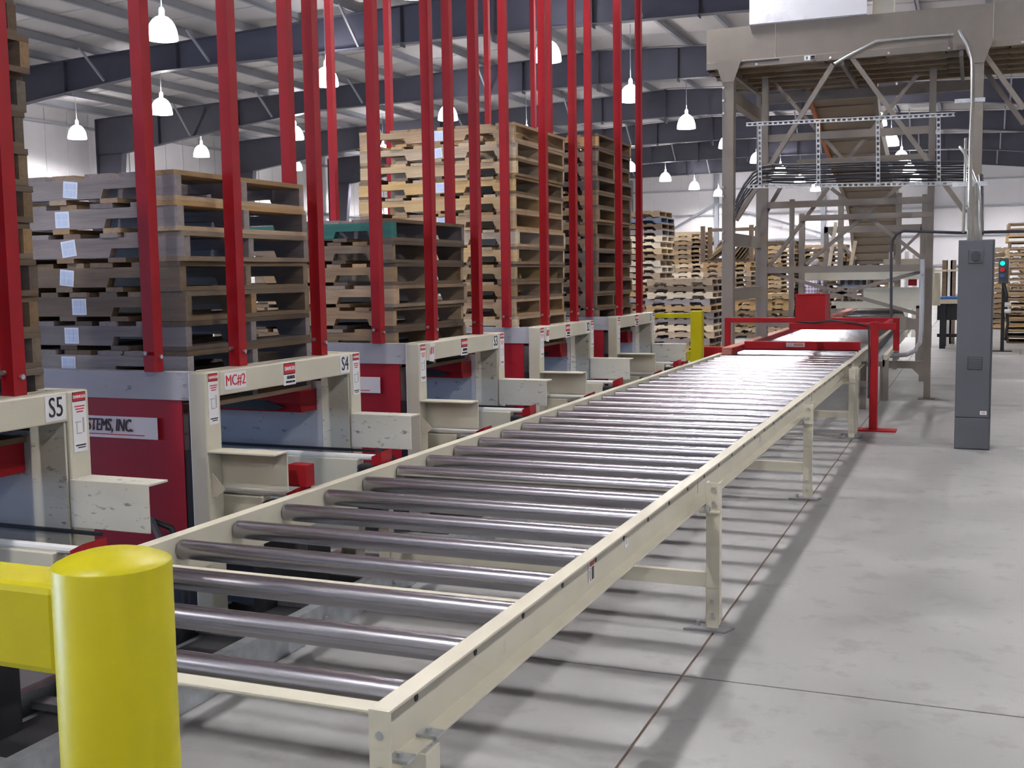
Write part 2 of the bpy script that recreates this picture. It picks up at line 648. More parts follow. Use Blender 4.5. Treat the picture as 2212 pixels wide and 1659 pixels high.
# steel portal frames
def frame(Y, label):
    t = thing('portal_frame', label, 'roof frame', (XRIDGE, Y, 0))
    tw, fw, ft = .012, .12, .018
    for s in (-1, 1):
        def X(x):
            return x if s < 0 else 2 * XRIDGE - x
        bot = [(-26.95, 5.78), (-23.0, 6.30), (-19.2, 6.70), (-14.5, 6.76), (-10.0, 6.80)]
        top = [(x, roof_z(x) - .225) for x, _ in bot]
        top[0] = (-28.05, roof_z(-28.05) - .225)
        lo = [(X(a), b) for a, b in bot]
        hi = [(X(a), b) for a, b in top]
        MB().prism(lo + hi[::-1], 1, Y - tw / 2, Y + tw / 2).build('rafter_web', 'steel_dark', t)
        fl = MB()
        for q in (lo, hi):
            for (a, b), (c, d) in zip(q[:-1], q[1:]):
                fl.bar((a, Y, b), (c, Y, d), fw * 2, ft, (0, 0, 1))
        fl.build('rafter_flange', 'steel_dark', t)
        # tapered column
        cp = [(X(-28.05), 0), (X(-27.6), 0), (X(-26.95), 5.78), (X(-28.05), roof_z(-28.05) - .225)]
        cm = MB().prism(cp, 1, Y - tw / 2, Y + tw / 2)
        cm.bar((X(-27.6), Y, 0), (X(-26.95), Y, 5.78), fw * 2, ft, (1, 0, 0))
        cm.bar((X(-28.05), Y, 0), (X(-28.05), Y, roof_z(-28.05) - .23), fw * 2, ft, (1, 0, 0))
        cm.bar((X(-28.05), Y, 5.78), (X(-26.95), Y, 5.78), fw * 2, ft)
        cm.build('column', 'steel_dark', t)
        for xs_ in (-25.4, -22.2, -18.6, -14.6, -12.3):
            zb = 5.78 + (6.7 - 5.78) * min(1, (xs_ + 26.95) / 7.75)
            MB().box(X(xs_) - .008, X(xs_) + .008, Y - fw, Y + fw, zb, roof_z(xs_) - .23).build(
                'web_stiffener', 'steel_dark', t)
        for xs_ in (-24.1, -20.9, -17.6, -13.4):
            zb = 5.78 + (6.75 - 5.78) * min(1, (xs_ + 26.95) / 7.75)
            for q in (-1, 1):
                MB().bar((X(xs_), Y + q * .1, zb + .05), (X(xs_), Y + q * .95, roof_z(xs_) - .2), .05, .05).build(
                    'flange_brace', 'purlin', t)
    MB().box(XRIDGE - .02, XRIDGE + .02, Y - fw, Y + fw, 6.6, roof_z(XRIDGE) - .2).build('ridge_plate', 'steel_dark', t)


fl_lab = {0: 'dark blue grey roof frame nearest in view, crossing the top of the picture',
          1: 'dark roof frame, second in view, its column just left of the near lamp pair',
          2: 'dark roof frame, third in view, its column above the S4 pallets',
          3: 'dark roof frame, fourth in view, its column left of the tall pale pallet stack',
          4: 'dark roof frame, fifth in view, far over the hall',
          5: 'dark roof frame, last in view, closest to the white far wall'}
for k in range(-4, 6):
    frame(23.8 + 7.58 * k, fl_lab.get(k, 'dark steel roof frame overhead, %s in front of the nearest one in view' % ORD[-k]))


# ================================================================== LAMPS
def lamp_meshes():
    dome = MB().lathe([(.285, 0), (.288, .015), (.28, .10), (.262, .19), (.228, .28), (.18, .355), (.12, .405), (.06, .432), (.03, .436)], n=24)
    d = dome.mesh('dome', 'lamp_glow', True)
    h = MB().lathe([(.03, .436), (.055, .45), (.055, .54), (.04, .58), (.02, .60)], n=16).mesh('housing', 'lamp_housing', True)
    return d, h


LM = lamp_meshes()
BULB = bpy.data.lights.new('bulb', 'SPOT')
BULB.energy = LAMP_W
BULB.color = LAMP_COL
BULB.shadow_soft_size = .16
BULB.spot_size = math.radians(172)
BULB.spot_blend = .42
UPL = bpy.data.lights.new('uplight', 'POINT')
UPL.energy = 38
UPL.color = LAMP_COL
UPL.shadow_soft_size = .12
rows = [(-26.2, 22.2, 'by the left wall'), (-20.4, 25.3, 'in the second row from the left wall'), (-14.1, 17.6, 'in the third row from the left wall'),
        (-8.4, 22.85, 'in the row under the ridge'), (-2.9, 43.7, 'in the row above the roller conveyor'),
        (3.0, 40.2, 'in the row near the right wall')]
lamp_n = 0
for X, y0, rn in rows:
    y = y0 - 6.2 * 20
    n_in = 0
    while y < YF - 1.8:
        if y > (YB + 2 if -10 < X < 4 else 12):
            q = Vector((X, y, 5.9)) - Vector((0, 0, CAMH))
            dep = q.dot(_f)
            px = CXP + FPX * q.dot(_r) / dep if dep > .1 else -9999
            py = CYP + FPX * q.dot(_d) / dep if dep > .1 else -9999
            vis = dep > .1 and -40 < px < 2252 and -20 < py < 1700
            if vis:
                n_in += 1
                lb = 'white dome lamp %s, %s nearest in view' % (rn, ORD[n_in])
            else:
                lb = 'glowing white dome lamp hanging overhead outside the picture'
            yl = y
            for kf in range(-5, 8):
                fy = 23.8 + 7.58 * kf
                if abs(yl - fy) < .42:
                    yl = fy - .42 if yl < fy + .1 else fy + .42
            t = thing('high_bay_lamp', lb, 'ceiling lamp', (X, yl, 5.9), 0, 'high bay lamps in view' if vis else 'high bay lamps outside the picture')
            inst('dome', LM[0], t, (0, 0, 0))
            inst('housing', LM[1], t, (0, 0, 0))
            zr = roof_z(X) - 5.9
            MB().cyl((X, yl, 5.9 + .6), (X, yl, 5.9 + zr), .012, 6).build('hanging_rod', 'bolt', t)
            lo = bpy.data.objects.new('bulb', BULB)
            COL.objects.link(lo)
            lo.parent = t
            lo.location = (0, 0, -.05)
            if vis:
                lo = bpy.data.objects.new('uplight', UPL)
                COL.objects.link(lo)
                lo.parent = t
                lo.location = (0.16, 0, .62)
        y += 6.2

# ================================================================== MAIN ROLLER CONVEYOR
CXL, CXR = -2.365, -1.06          # inner faces of the two rails
CY0, CY1 = 1.85, 11.55
ZT, ZB = .625, .492


def channel(x_in, sgn, y0, y1, zt=ZT, zb=ZB, fl=.046, tk=.007):
    a, b, c = x_in, x_in + sgn * tk, x_in + sgn * fl
    return MB().prism([(a, zb), (c, zb), (c, zb + tk), (b, zb + tk), (b, zt - tk), (c, zt - tk), (c, zt), (a, zt)], 1, y0, y1)


conv = thing('roller_conveyor', 'long cream roller conveyor with steel rollers running from the foreground to the red gantry',
             'conveyor', ((CXL + CXR) / 2, 6.5, 0))
rail_r = channel(CXR, 1, CY0, CY1).build('side_rail', 'cream', conv, bevel=.0015)
rail_l = channel(CXL, -1, CY0, CY1).build('side_rail', 'cream', conv, bevel=.0015)
# end plates with bolt holes at the near end
for x0, x1 in ((CXR, CXR + .046), (CXL - .046, CXL)):
    e = MB().box(x0, x1, CY0 - .007, CY0, .40, ZT).build('end_plate', 'cream', conv, bevel=.001)
    xc = (x0 + x1) / 2
    for z in (.575, .505, .44):
        MB().cyl((xc, CY0 - .0085, z), (xc, CY0 - .006, z), .008, 10).build('bolt_hole', 'galv', e)
# rollers
RP = .3017
rol = MB().cyl((CXL + .006, 0, 0), (CXR - .006, 0, 0), .0318, 28)
rol_me = rol.mesh('roller', 'roller', True)
ends = MB().cyl((CXL - .012, 0, 0), (CXR + .0088, 0, 0), .009, 6)
end_me = ends.mesh('axle', 'rubber')
y = 2.03
ox, oy = conv.location.x, conv.location.y
i = 0
while y < CY1 - .1:
    r = inst('roller', rol_me, conv, (-ox, y - oy, ZT - .012 - .0318))
    a = inst('axle', end_me, r, (0, 0, 0))
    MB().box(CXR + .0065, CXR + .0085, y - .012, y + .012, ZT - .024, ZT - .0072).build('axle_slot', 'black', rail_r)
    y += RP
    i += 1
# cross members under the rollers
for y in (1.925, 2.78, 4.35, 5.9, 7.45, 9.0, 10.5):
    z = .585 if y < 2 else .56
    c = MB().prism([(y, z), (y + .05, z), (y + .05, z - .03), (y + .044, z - .03), (y + .044, z - .006), (y, z - .006)], 0, CXL, CXR)
    c.build('cross_member', 'cream', conv, bevel=.001)


def leg(x, y, sgn, zt=ZT - .02, foot=True):
    """channel leg on the outside of a rail with a bolted galvanised foot"""
    m = MB().prism([(x - .028, y - .006), (x + .028, y - .006), (x + .028, y + .038), (x + .022, y + .038), (x + .022, y), (x - .022, y), (x - .022, y + .038), (x - .028, y + .038)], 2, .02, zt)
    l = m.build('leg', 'cream', conv, bevel=.001)
    f = MB().box(x - .024, x + .024, y - .010, y - .0065, .008, .17).build('foot_insert', 'cream', l)
    f = MB().prism([(x - .11, y - .05), (x + .06, y - .05), (x + .085, y + .02), (x - .05, y + .06)], 2, .0, .008)
    f.build('foot_plate', 'foot_steel', l)
    for bx, bz in ((0, .12), (0, .06)):
        MB().cyl((x + bx, y - .02, bz), (x + bx, y - .009, bz), .009, 6).build('bolt', 'bolt', l)
    MB().cyl((x - .06, y + .0, .008), (x - .06, y + .0, .03), .009, 6).build('anchor_bolt', 'bolt', l)
    for bz in (ZT - .045, ZT - .105):
        MB().cyl((x + .004, y - .02, bz), (x + .004, y - .006, bz), .010, 6).build('bolt', 'bolt', l)
    MB().box(x - .05, x + .03, y - .03, y + .05, ZB - .007, ZB - .001).build('bracket', 'cream', l)
    for k in (-1, 1):
        MB().cyl((x - .02 + k * .0, y + k * .03, ZB - .004), (x - .02, y + k * .03, ZB + .022), .009, 6).build('bolt', 'bolt', l)
    return l


for y in (4.48, 7.31, 10.12, 10.36):
    leg(-.957, y, 1)
    leg(CXL - .10, y, -1)
    if y != 10.36:
        MB().box(CXL - .07, -.985, y, y + .03, .172, .232).build('leg_brace', 'cream', conv, bevel=.001)
# near end legs sit under the rail
for x in (CXR + .035, CXL - .035):
    m = MB().prism([(x - .025, 1.965), (x + .025, 1.965), (x + .025, 2.03), (x + .019, 2.03), (x + .019, 1.972), (x - .019, 1.972), (x - .019, 2.03), (x - .025, 2.03)], 2, 0, ZB)
    l = m.build('leg', 'cream', conv, bevel=.001)
    for y in (1.915, 2.045):
        MB().box(x - .03, x + .02, y - .02, y + .02, ZB + .007, ZB + .013).build('clamp_plate', 'galv', l)
        MB().cyl((x - .008, y, ZB - .016), (x - .008, y, ZB + .022), .007, 6).build('bolt', 'bolt', l)
MB().box(CXL, CXR, 1.972, 2.0, .172, .232).build('leg_brace', 'cream', conv)
for yb in (4.62, 8.2):
    MB().box(CXR + .008, CXR + .0095, yb, yb + .003, .53, .58).build('joint_line', 'print_grey', rail_r)
sign(conv, 'warning_label', (CXR + .0075, 3.19, .558), '+x', .052, .062,
     [('r', .003, .022, .042, .014, 'print_red'), ('r', .011, -.008, .024, .040, 'print_black'),
      ('r', -.016, -.008, .006, .028, 'print_black'), ('r', -.012, -.026, .010, .004, 'print_black'),
      ('r', -.014, .010, .008, .004, 'print_black')], label='small warning label with red header')
sign(conv, 'white_tag', (CXR + .0075, 3.56, .562), '+x', .036, .034, [('r', 0, 0, .014, .014, 'print_grey')])
sign(conv, 'white_tag', (CXR + .0075, 6.62, .562), '+x', .036, .034, [('r', 0, 0, .014, .014, 'print_grey')])
sign(conv, 'white_tag', (CXR + .0075, 6.1, .555), '+x', .02, .05, [('r', .004, 0, .008, .036, 'print_black')])
# deeper splice bracket at the far end of the right rail
MB().box(CXR - .004, CXR + .06, 10.42, 10.70, .44, .60).build('splice_bracket', 'cream', conv, bevel=.002)

# floor level chain conveyor passing below the left rail
fc = thing('floor_chain_conveyor', 'galvanised floor level chain conveyor with dark belt under the left rail of the roller conveyor',
           'conveyor', (-2.63, 6, 0))
for x, s in ((-2.43, -1), (-2.86, 1)):
    m = channel(x, s, .5, 11.5, .125, 0.0, .05, .006)
    sd = m.build('side_channel', 'galv', fc)
    for k in range(18):
        MB().cyl((x - s * .012, .9 + k * .6, .06), (x, .9 + k * .6, .06), .012, 6).build('bolt', 'bolt', sd)
MB().box(-2.81, -2.48, .5, 11.5, .03, .05).build('slider_bed', 'plate_grey', fc)
MB().box(-2.74, -2.55, .5, 11.5, .051, .072).build('chain_strand', 'rubber', fc)
for k in range(26):
    MB().box(-2.80, -2.49, .6 + k * .42, .66 + k * .42, .073, .098).build('flight_bar', 'galv' if k % 3 else 'rubber', fc)

# ================================================================== PALLET MAGAZINE STATIONS
XB = -2.75
PITCHY = 1.829
ZPAL = .918


def danger_tall(parent, c):
    sign(parent, 'danger_label', c, '+x', .062, .20,
         [('r', 0, .084, .060, .032, 'print_black', .0012), ('r', 0, .084, .054, .026, 'print_red', .0016),
          ('t', 'DANGER', 0, .084, .0145, 'sign_white', .0003, .95),
          ('r', .002, .052, .046, .004, 'print_red'), ('r', .002, .043, .040, .004, 'print_red'), ('r', .002, .034, .03, .004, 'print_red'),
          ('r', -.008, .000, .028, .004, 'print_grey'), ('r', -.014, -.02, .004, .038, 'print_grey'), ('r', -.004, -.038, .024, .004, 'print_grey'),
          ('r', .016, -.012, .008, .05, 'print_grey'), ('r', 0, -.078, .046, .005, 'print_black'), ('r', .004, -.086, .034, .004, 'print_black')],
         label='tall white danger label with red header')


def danger_small(parent, c):
    sign(parent, 'danger_label', c, '+x', .094, .098,
         [('r', 0, .022, .090, .050, 'print_black', .0012), ('r', 0, .022, .082, .042, 'print_red', .0016),
          ('t', 'DANGER', 0, .022, .024, 'sign_white', .0005, .82),
          ('t', 'STARTS', .008, -.017, .020, 'print_black', .0006, .85),
          ('t', 'AUTOMATICALLY', .004, -.036, .0125, 'print_black', .0004, .70)],
         label='danger label reading STARTS AUTOMATICALLY')


post_me = MB()
# formed angle post: two flanges plus closing lip
post_me.box(-.0262, .0262, -.0262, .0262, 0, 3.4)
post_mesh = post_me.mesh('guide_post', 'red')


def station(k, code, mc, label):
    y0 = 3.595 + PITCHY * k
    t = thing('pallet_magazine', label, 'machine', (-3.5, y0 + .6, 0), 0, 'pallet magazine stations along the conveyor')

    def B(x0, x1, a, b, z0, z1):
        return MB().box(x0, x1, y0 + a, y0 + b, z0, z1)
    npost = B(-2.83, XB, 0, .095, 0, 1.09).build('corner_post', 'cream', t, bevel=.006)
    fpost = B(-2.83, XB, 1.11, 1.205, 0, 1.09).build('corner_post', 'cream', t, bevel=.006)
    for a in (0.0, 1.13):
        B(-4.40, -4.32, a, a + .075, 0, 1.09).build('rear_post', 'cream', t)
    beam = B(-2.87, XB, .095, 1.11, .992, 1.09).build('front_beam', 'cream', t, bevel=.005)
    B(-4.40, -4.30, .075, 1.13, .992, 1.09).build('rear_beam', 'cream', t, bevel=.005)
    # side plates with a folded top lip
    for a, s in ((0.004, 1), (1.201, -1)):
        ya = y0 + a
        MB().prism([(ya, .98), (ya, 1.09), (ya + s * .06, 1.09), (ya + s * .06, 1.084), (ya + s * .006, 1.084), (ya + s * .006, .98)], 0, -4.32, -2.83).build(
            'side_plate', 'cream_scuffed' if s < 0 else 'plate_grey', t)
        B(-4.32, -2.872, a + s * .008, a + s * .014, .30, .985).build('side_panel', 'red_panel', t)
    B(-2.87, -2.835, .014, .03, .10, .78).build('hose_chase', 'black', t)
    # inner plates of the mouth
    B(-4.3, -2.91, 1.10, 1.108, .50, .955).build('inner_plate', 'plate_grey', t)
    B(-4.3, -2.84, .097, .105, .50, .955).build('inner_plate', 'plate_grey', t)
    B(-2.908, -2.76, 1.098, 1.107, .50, .990).build('inner_plate', 'cream_scuffed', t)
    B(-4.3, -2.62, 1.085, 1.0975, .622, .634).build('dark_gap', 'black', t)  # black strip standing in for the shade of the open gap
    # red ledges that carry the stack
    for a, s in ((1.098, -1), (.107, 1)):
        ya = y0 + a
        lg = MB().prism([(ya, .815), (ya, ZPAL), (ya + s * .15, ZPAL), (ya + s * .15, .86), (ya + s * .13, .815)], 0, -4.25, -2.935)
        lg = lg.build('stack_ledge', 'red', t, bevel=.003)
        MB().prism([(-3.42, .845), (-3.30, .875), (-3.12, .872), (-3.02, .84), (-3.08, .825), (-3.36, .828)], 1, ya + s * .1302 - .0, ya + s * .1512).build('grease_patch', 'black', lg)
    # guide arms reaching to the conveyor
    MB().prism([(y0 + .095, .632), (y0 + .095, .785), (y0, .785), (y0, .777), (y0 + .087, .777), (y0 + .087, .632)], 0, XB, -2.445).build('guide_arm', 'cream', t, bevel=.002)
    MB().prism([(y0 + 1.1, .640), (y0 + 1.1, .800), (y0 + 1.2, .800), (y0 + 1.2, .792), (y0 + 1.108, .792), (y0 + 1.108, .640)], 0, XB, -2.43).build('guide_arm', 'cream_scuffed', t, bevel=.002)
    MB().prism([(XB - .08, .60), (XB - .08, .78), (XB + .06, .632), (XB + .02, .60)], 1, y0 + .02, y0 + .028).build('gusset', 'cream', t)
    # discharge strands
    for a, xe in ((.14, -2.60), (.82, -2.56)):
        s = B(-4.2, xe, a, a + .06, .30, .585 if a < .5 else .632).build('discharge_strand', 'cream', t, bevel=.003)
        zr = .600 if a < .5 else .640
        MB().cyl((-4.2, y0 + a + .03, zr), (-2.47, y0 + a + .03, zr), .014, 10).build('wear_strip', 'white_plastic', s)
        B(xe, -2.44, a - .01, a + .07, .36, .572 if a < .5 else .61).build('drive_box', 'black', s, bevel=.01)
        MB().cyl((-2.53, y0 + a - .02, .52), (-2.53, y0 + a + .08, .52), .055, 18).build('sprocket', 'rubber', s)
        MB().prism([(-2.475, zr - .03), (-2.475, zr + .012), (-2.425, zr + .036), (-2.425, zr - .018)], 1, y0 + a - .02, y0 + a + .08).build('end_cap', 'red', s)
    if code == 'S4':
        B(-2.486, -2.40, .152, .21, .634, .722).build('end_stop', 'red', t, bevel=.003)
    B(-4.3, -2.7, .20, .80, .06, .30).build('drive_housing', 'rubber', t)
    MB().tube([(-2.84, y0 - .05, .1), (-2.86, y0 - .04, .35), (-2.9, y0 - .05, .48), (-2.95, y0 - .1, .52), (-2.86, y0 - .16, .46), (-2.82, y0 - .2, .2)], .014, 8).build('hose', 'cable', t)
    # red guide posts
    spots = [(-2.83, .332), (-2.83, .968), (-2.99, -.0), (-3.095, 1.168)]
    for px_, a in spots:
        side = px_ < -2.9
        p = inst('guide_post', post_mesh, t, (px_ + 3.5, a - .6, 1.091))
        MB().cyl((px_ + .0262, y0 + a + .004, 1.15), (px_ + .037, y0 + a + .004, 1.15), .009, 6).build('bolt', 'bolt', p)
        MB().cyl((px_ - .01, y0 + a - .037, 1.165), (px_ - .01, y0 + a - .0262, 1.165), .009, 6).build('bolt', 'bolt', p)
    # writing
    if mc == 'MC#2':
        sign(t, 'number_label', (XB, y0 + .265 - .07, 1.045), '+x', .145, .068, [('t', 'MC#2', 0, 0, .062, 'print_red', 0, .84)], label='white label reading MC#2 in red')
    elif mc:
        sign(t, 'number_label', (XB, y0 + .16, 1.035), '+x', .062, .10, [('t', mc, 0, .01, .060, 'print_red', .0004, .80)], roll=-.12, label='worn white label reading %s in red' % mc)
    sign(t, 'number_label', (XB, y0 + 1.055, 1.042), '+x', .088, .082, [('t', code, 0, 0, .092, 'print_black', 0, .74)], label='white label reading %s in black' % code)
    danger_small(t, (XB, y0 + .585, 1.038))
    danger_tall(t, (XB, y0 + .048, .985))
    danger_tall(t, (XB, y0 + 1.158, .985))
    # maker's plate on the red near side panel
    if code in ('S4', 'S3'):
        sign(t, 'maker_plate', (-3.30, y0 + .007, .862), '-y', .62, .088,
             [('t', 'SYSTEMS, INC.', .045, .006, .072, 'print_black', .0011, .62, .22), ('r', .045, -.030, .40, .004, 'print_red')],
             label='white plate reading SYSTEMS, INC.')
    return t


station(-1, 'S5', None, 'cream pallet magazine station marked S5 at the left edge')
station(0, 'S4', 'MC#2', 'cream pallet magazine station marked MC#2 and S4')
station(1, 'S3', '#1', 'cream pallet magazine station marked #1 and S3')
station(2, 'S2', '#2', 'cream pallet magazine station marked #2 and S2')
station(3, 'S1', None, 'cream pallet magazine station marked S1, farthest along the conveyor')

# rear stop posts behind the magazines
for n, (X, Y) in enumerate(((-4.65, 7.78), (-4.62, 8.67), (-4.62, 10.79), (-4.62, 12.09))):
    lab = ['leftmost', 'second from the left', 'third from the left', 'rightmost'][n]
    t = thing('rear_stop_post', 'red steel stop post behind the pallet stacks, %s of four' % lab, 'post', (X, Y, 0), 0, 'rear stop posts')
    MB().box(X - .026, X + .026, Y - .026, Y + .026, .012, 4.5).build('post', 'red', t)
    MB().box(X - .1, X + .1, Y - .1, Y + .1, 0, .012).build('base_plate', 'red', t)

# ================================================================== PALLETS IN THE MAGAZINES
PL, PH, DT = 1.219, .0815, .0195


def stringer_mesh(m):
    L = PL
    n0, n1, d, c = .15, .38, .038, .015
    prof = [(0, 0), (n0, 0), (n0 + c, d), (n1 - c, d), (n1, 0), (L - n1, 0), (L - n1 + c, d), (L - n0 - c, d), (L - n0, 0), (L, 0), (L, PH), (0, PH)]
    return MB().prism(prof, 1, -.019, .019).mesh('stringer', m)


_cache = {}


def board(lenx, wid, m, th_=DT):
    k = (round(lenx, 3), round(wid, 3), m, th_)
    if k not in _cache:
        _cache[k] = MB().box(0, lenx, -wid / 2, wid / 2, 0, th_).mesh('board', m)
    return _cache[k]


def strm(m):
    k = ('s', m)
    if k not in _cache:
        _cache[k] = stringer_mesh(m)
    return _cache[k]


STK = None


def sticker_mesh():
    global STK
    if STK is None:
        a = MB().box(-.038, .038, -.0012, 0, -.034, .034).mesh('sticker', 'sticker_edge')
        b = MB()
        for i in range(3):
            for j in range(2):
                b.box(-.030 + i * .021, -.030 + i * .021 + .018, -.0018, -.0012, -.028 + j * .029, -.028 + j * .029 + .026)
        STK = (a, b.mesh('sticker_print', 'sticker'))
    return STK


def pallet(xf, y0, wid, z0, wood, wood2, label, group, sticker=False, rz=0.0, special=None, rng=random):
    """stringer pallet: stringers along X (front end at xf), boards along Y"""
    t = thing('pallet', label, 'pallet', (xf, y0 + wid / 2, z0), rz, group)
    h = wid / 2
    # bottom boards
    bx = [.0, .27, .54, .81, 1.079]
    for i, b in enumerate(bx):
        bw = .14 if i in (0, 4) else .09
        inst('bottom_board', board(wid, bw, wood2), t, (-b - .07, -h, 0), (0, 0, math.pi / 2))
    for i, a in enumerate((-h + .019, 0, h - .019)):
        mm = wood if special is None or i else special
        s = inst('stringer', strm(mm), t, (-PL, a + (rng.uniform(-.01, .01) if i == 1 else 0), DT), scale=(1, 1, 1))
        if i == 0 and sticker:
            sa, sb = sticker_mesh()
            q = inst('sticker', sa, t, (-.57 + rng.uniform(-.05, .04), a - .0192, DT + PH / 2), (0, rng.choice([0, 0, 0, .1, -.12, .3]), 0))
            inst('print', sb, q, (0, 0, 0))
    nb = 7
    xs_ = [0.0] + [.165 + i * .172 + rng.uniform(-.02, .02) for i in range(nb - 2)] + [PL - .14]
    for i, b in enumerate(xs_):
        bw = .14 if i in (0, nb - 1) else rng.choice([.09, .09, .12, .14])
        inst('deck_board', board(wid, bw, wood if i % 3 else wood2), t, (-b - bw / 2 + rng.uniform(-.004, .008), -h + rng.uniform(-.008, .008), DT + PH), (0, 0, math.pi / 2 + rng.uniform(-.006, .006)))
    return t


PITCHZ = .1215


def stack(k, n, wid, off, xf, woods, code, grp, stick=False, specials=None):
    rng = random.Random(100 + k)
    y0 = 3.595 + PITCHY * k
    for i in range(n):
        wd, w2 = woods(i, rng)
        desc = {'wood_fresh': 'light yellow', 'wood_tan': 'tan', 'wood_brown': 'brown', 'wood_grey': 'weathered grey', 'wood_dark': 'dark', 'wood_pale': 'pale'}[wd]
        j = n - i
        lb = '%s wooden pallet, %s from the top of the stack in station %s' % (desc, ORD[j], code)
        if j == 1:
            lb = '%s wooden pallet on top of the stack in station %s' % (desc, code)
        sp = (specials or {}).get(j)
        if sp:
            lb = 'wooden pallet with a green painted stringer on top of the stack in station %s' % code
        pallet(xf + rng.uniform(-.012, .012), y0 + off + rng.uniform(-.012, .012), wid, ZPAL + i * PITCHZ, wd, w2, lb, grp,
               stick and j < n + 1 and rng.random() < (1.0 if k == 0 else .75), rng.uniform(-.012, .012), sp, rng)


stack(-1, 13, 1.016, .162, -2.925, lambda i, r: (r.choice(['wood_dark', 'wood_dark', 'wood_brown']), 'wood_dark'), 'S5', 'pallets in station S5')
stack(0, 8, .93, .145, -2.95, lambda i, r: (r.choice(['wood_grey', 'wood_grey', 'wood_brown']) if i < 6 else 'wood_grey', 'wood_tan' if i > 5 else r.choice(['wood_brown', 'wood_tan', 'wood_dark'])), 'S4', 'pallets in station S4', True)
stack(1, 7, .92, .13, -2.95, lambda i, r: (r.choice(['wood_brown', 'wood_tan', 'wood_grey']), r.choice(['wood_dark', 'wood_brown'])), 'S3', 'pallets in station S3', False, {1: 'wood_green'})
stack(2, 13, 1.02, .088, -2.955, lambda i, r: (['wood_tan', 'wood_fresh', 'wood_tan', 'wood_tan', 'wood_fresh', 'wood_fresh', 'wood_pale', 'wood_tan', 'wood_fresh', 'wood_fresh', 'wood_fresh', 'wood_fresh', 'wood_tan'][i], r.choice(['wood_tan', 'wood_brown'])), 'S2', 'pallets in station S2', True)
stack(3, 14, 1.0, .12, -2.955, lambda i, r: (r.choice(['wood_brown', 'wood_tan', 'wood_dark', 'wood_brown']), r.choice(['wood_dark', 'wood_brown'])), 'S1', 'pallets in station S1')

# ================================================================== YELLOW GUARDS
yb = thing('guard_bollard', 'thick round yellow steel bollard with side rail in the left foreground', 'bollard', (-1.119, 1.239, 0))
bp_ = MB().lathe([(.0815, 0), (.0815, 1.054), (.0805, 1.0555), (.065, 1.063), (.045, 1.069), (.025, 1.072), (.004, 1.073)], (-1.119, 1.239, 0), 48)
bp_.build('post', 'yellow', yb, True)
MB().box(-3.4, -1.18, 1.19, 1.29, .895, 1.025).build('rail', 'yellow', yb, bevel=.012)
MB().box(-1.24, -1.0, 1.12, 1.36, 0, .012).build('base_plate', 'yellow', yb)
MB().lathe([(.07, 0), (.07, .89)], (-3.35, 1.24, 0), 24).build('post', 'yellow', yb, True)
gx, gy = -2.615, 11.45
yg = thing('guard_post', 'square yellow guard post with a thin rail beyond station S1', 'bollard', (gx, gy, 0))
MB().box(gx - .058, gx + .058, gy - .058, gy + .058, 0, 1.06).build('post', 'yellow', yg, bevel=.006)
MB().box(gx - .75, gx - .058, gy - .025, gy + .025, .985, 1.035).build('rail', 'yellow', yg, bevel=.006)
MB().box(gx - .10, gx - .058, gy - .05, gy + .05, .55, .65).build('bracket', 'yellow', yg, bevel=.004)
MB().lathe([(.05, 0), (.05, .985)], (gx - .70, gy, 0), 20).build('post', 'yellow', yg, True)

# ================================================================== SECOND CONVEYOR, BEYOND THE RED GANTRY
c2 = thing('roller_conveyor', 'second roller conveyor with close set rollers continuing under the tan steel frame', 'conveyor', (-1.7, 14, 0))
D0, D1 = 11.62, 17.6
c2r = channel(CXR - .02, 1, D0, D1, .615, .47).build('side_rail', 'cream', c2)
c2l = channel(CXL, -1, D0, D1, .615, .47).build('side_rail', 'cream', c2)
r2m = MB().cyl((CXL + .02, 0, 0), (CXR - .03, 0, 0), .0318, 20).mesh('roller', 'roller', True)
y = D0 + .08
while y < D1:
    inst('roller', r2m, c2, (1.7, y - 14, .598))
    y += .152
for y in (12.3, 13.18, 15.6, 17.4):
    for x in (CXR + .17 if abs(y - 13.18) < .1 else CXR + .01, CXL - .03):
        MB().box(x - .03, x + .03, y - .03, y + .03, 0, .5).build('leg', 'frame_tan', c2)
MB().box(CXR - .2, CXR + .16, 13.15, 13.2, .38, .46).build('leg_brace', 'frame_tan', c2)
# dusty red guide rail along the left side and red cross stop
MB().box(CXL + .005, CXL + .10, 11.45, 17.2, .612, .685).build('guide_rail', 'red_dusty', c2, bevel=.004)
MB().box(CXL + .10, CXL + .11, 11.5, 17.2, .612, .68).build('guide_face', 'red', c2)
xs_ = MB().box(CXL + .11, -1.07, 12.10, 12.16, .63, .712).build('cross_stop', 'red', c2, bevel=.003)
sign(c2, 'maker_plate', (-1.72, 12.10, .68), '-y', .19, .045, [('r', .03, 0, .10, .028, 'red_dusty'), ('r', -.06, 0, .05, .03, 'print_grey')], 'galv')
MB().box(CXL - .28, CXL - .06, 11.9, 12.0, .50, .66).build('stop_block', 'red', c2)
MB().box(CXL - .62, CXL - .45, 11.8, 11.9, .46, .60).build('stop_block', 'red', c2)
# chain guard rail rising on the right
cg = MB().bar(at(1893, 775, 11.6), at(1962, 693, 15.6), .10, .05)
cg.build('chain_guard', 'galv', c2)
MB().bar(at(1912, 772, 11.7), at(1975, 697, 15.6), .04, .05).build('chain_guard_rail', 'cream', c2)
MB().bar(at(1886, 762, 11.6), at(1953, 690, 15.6), .03, .03).build('drive_chain', 'rubber', c2)

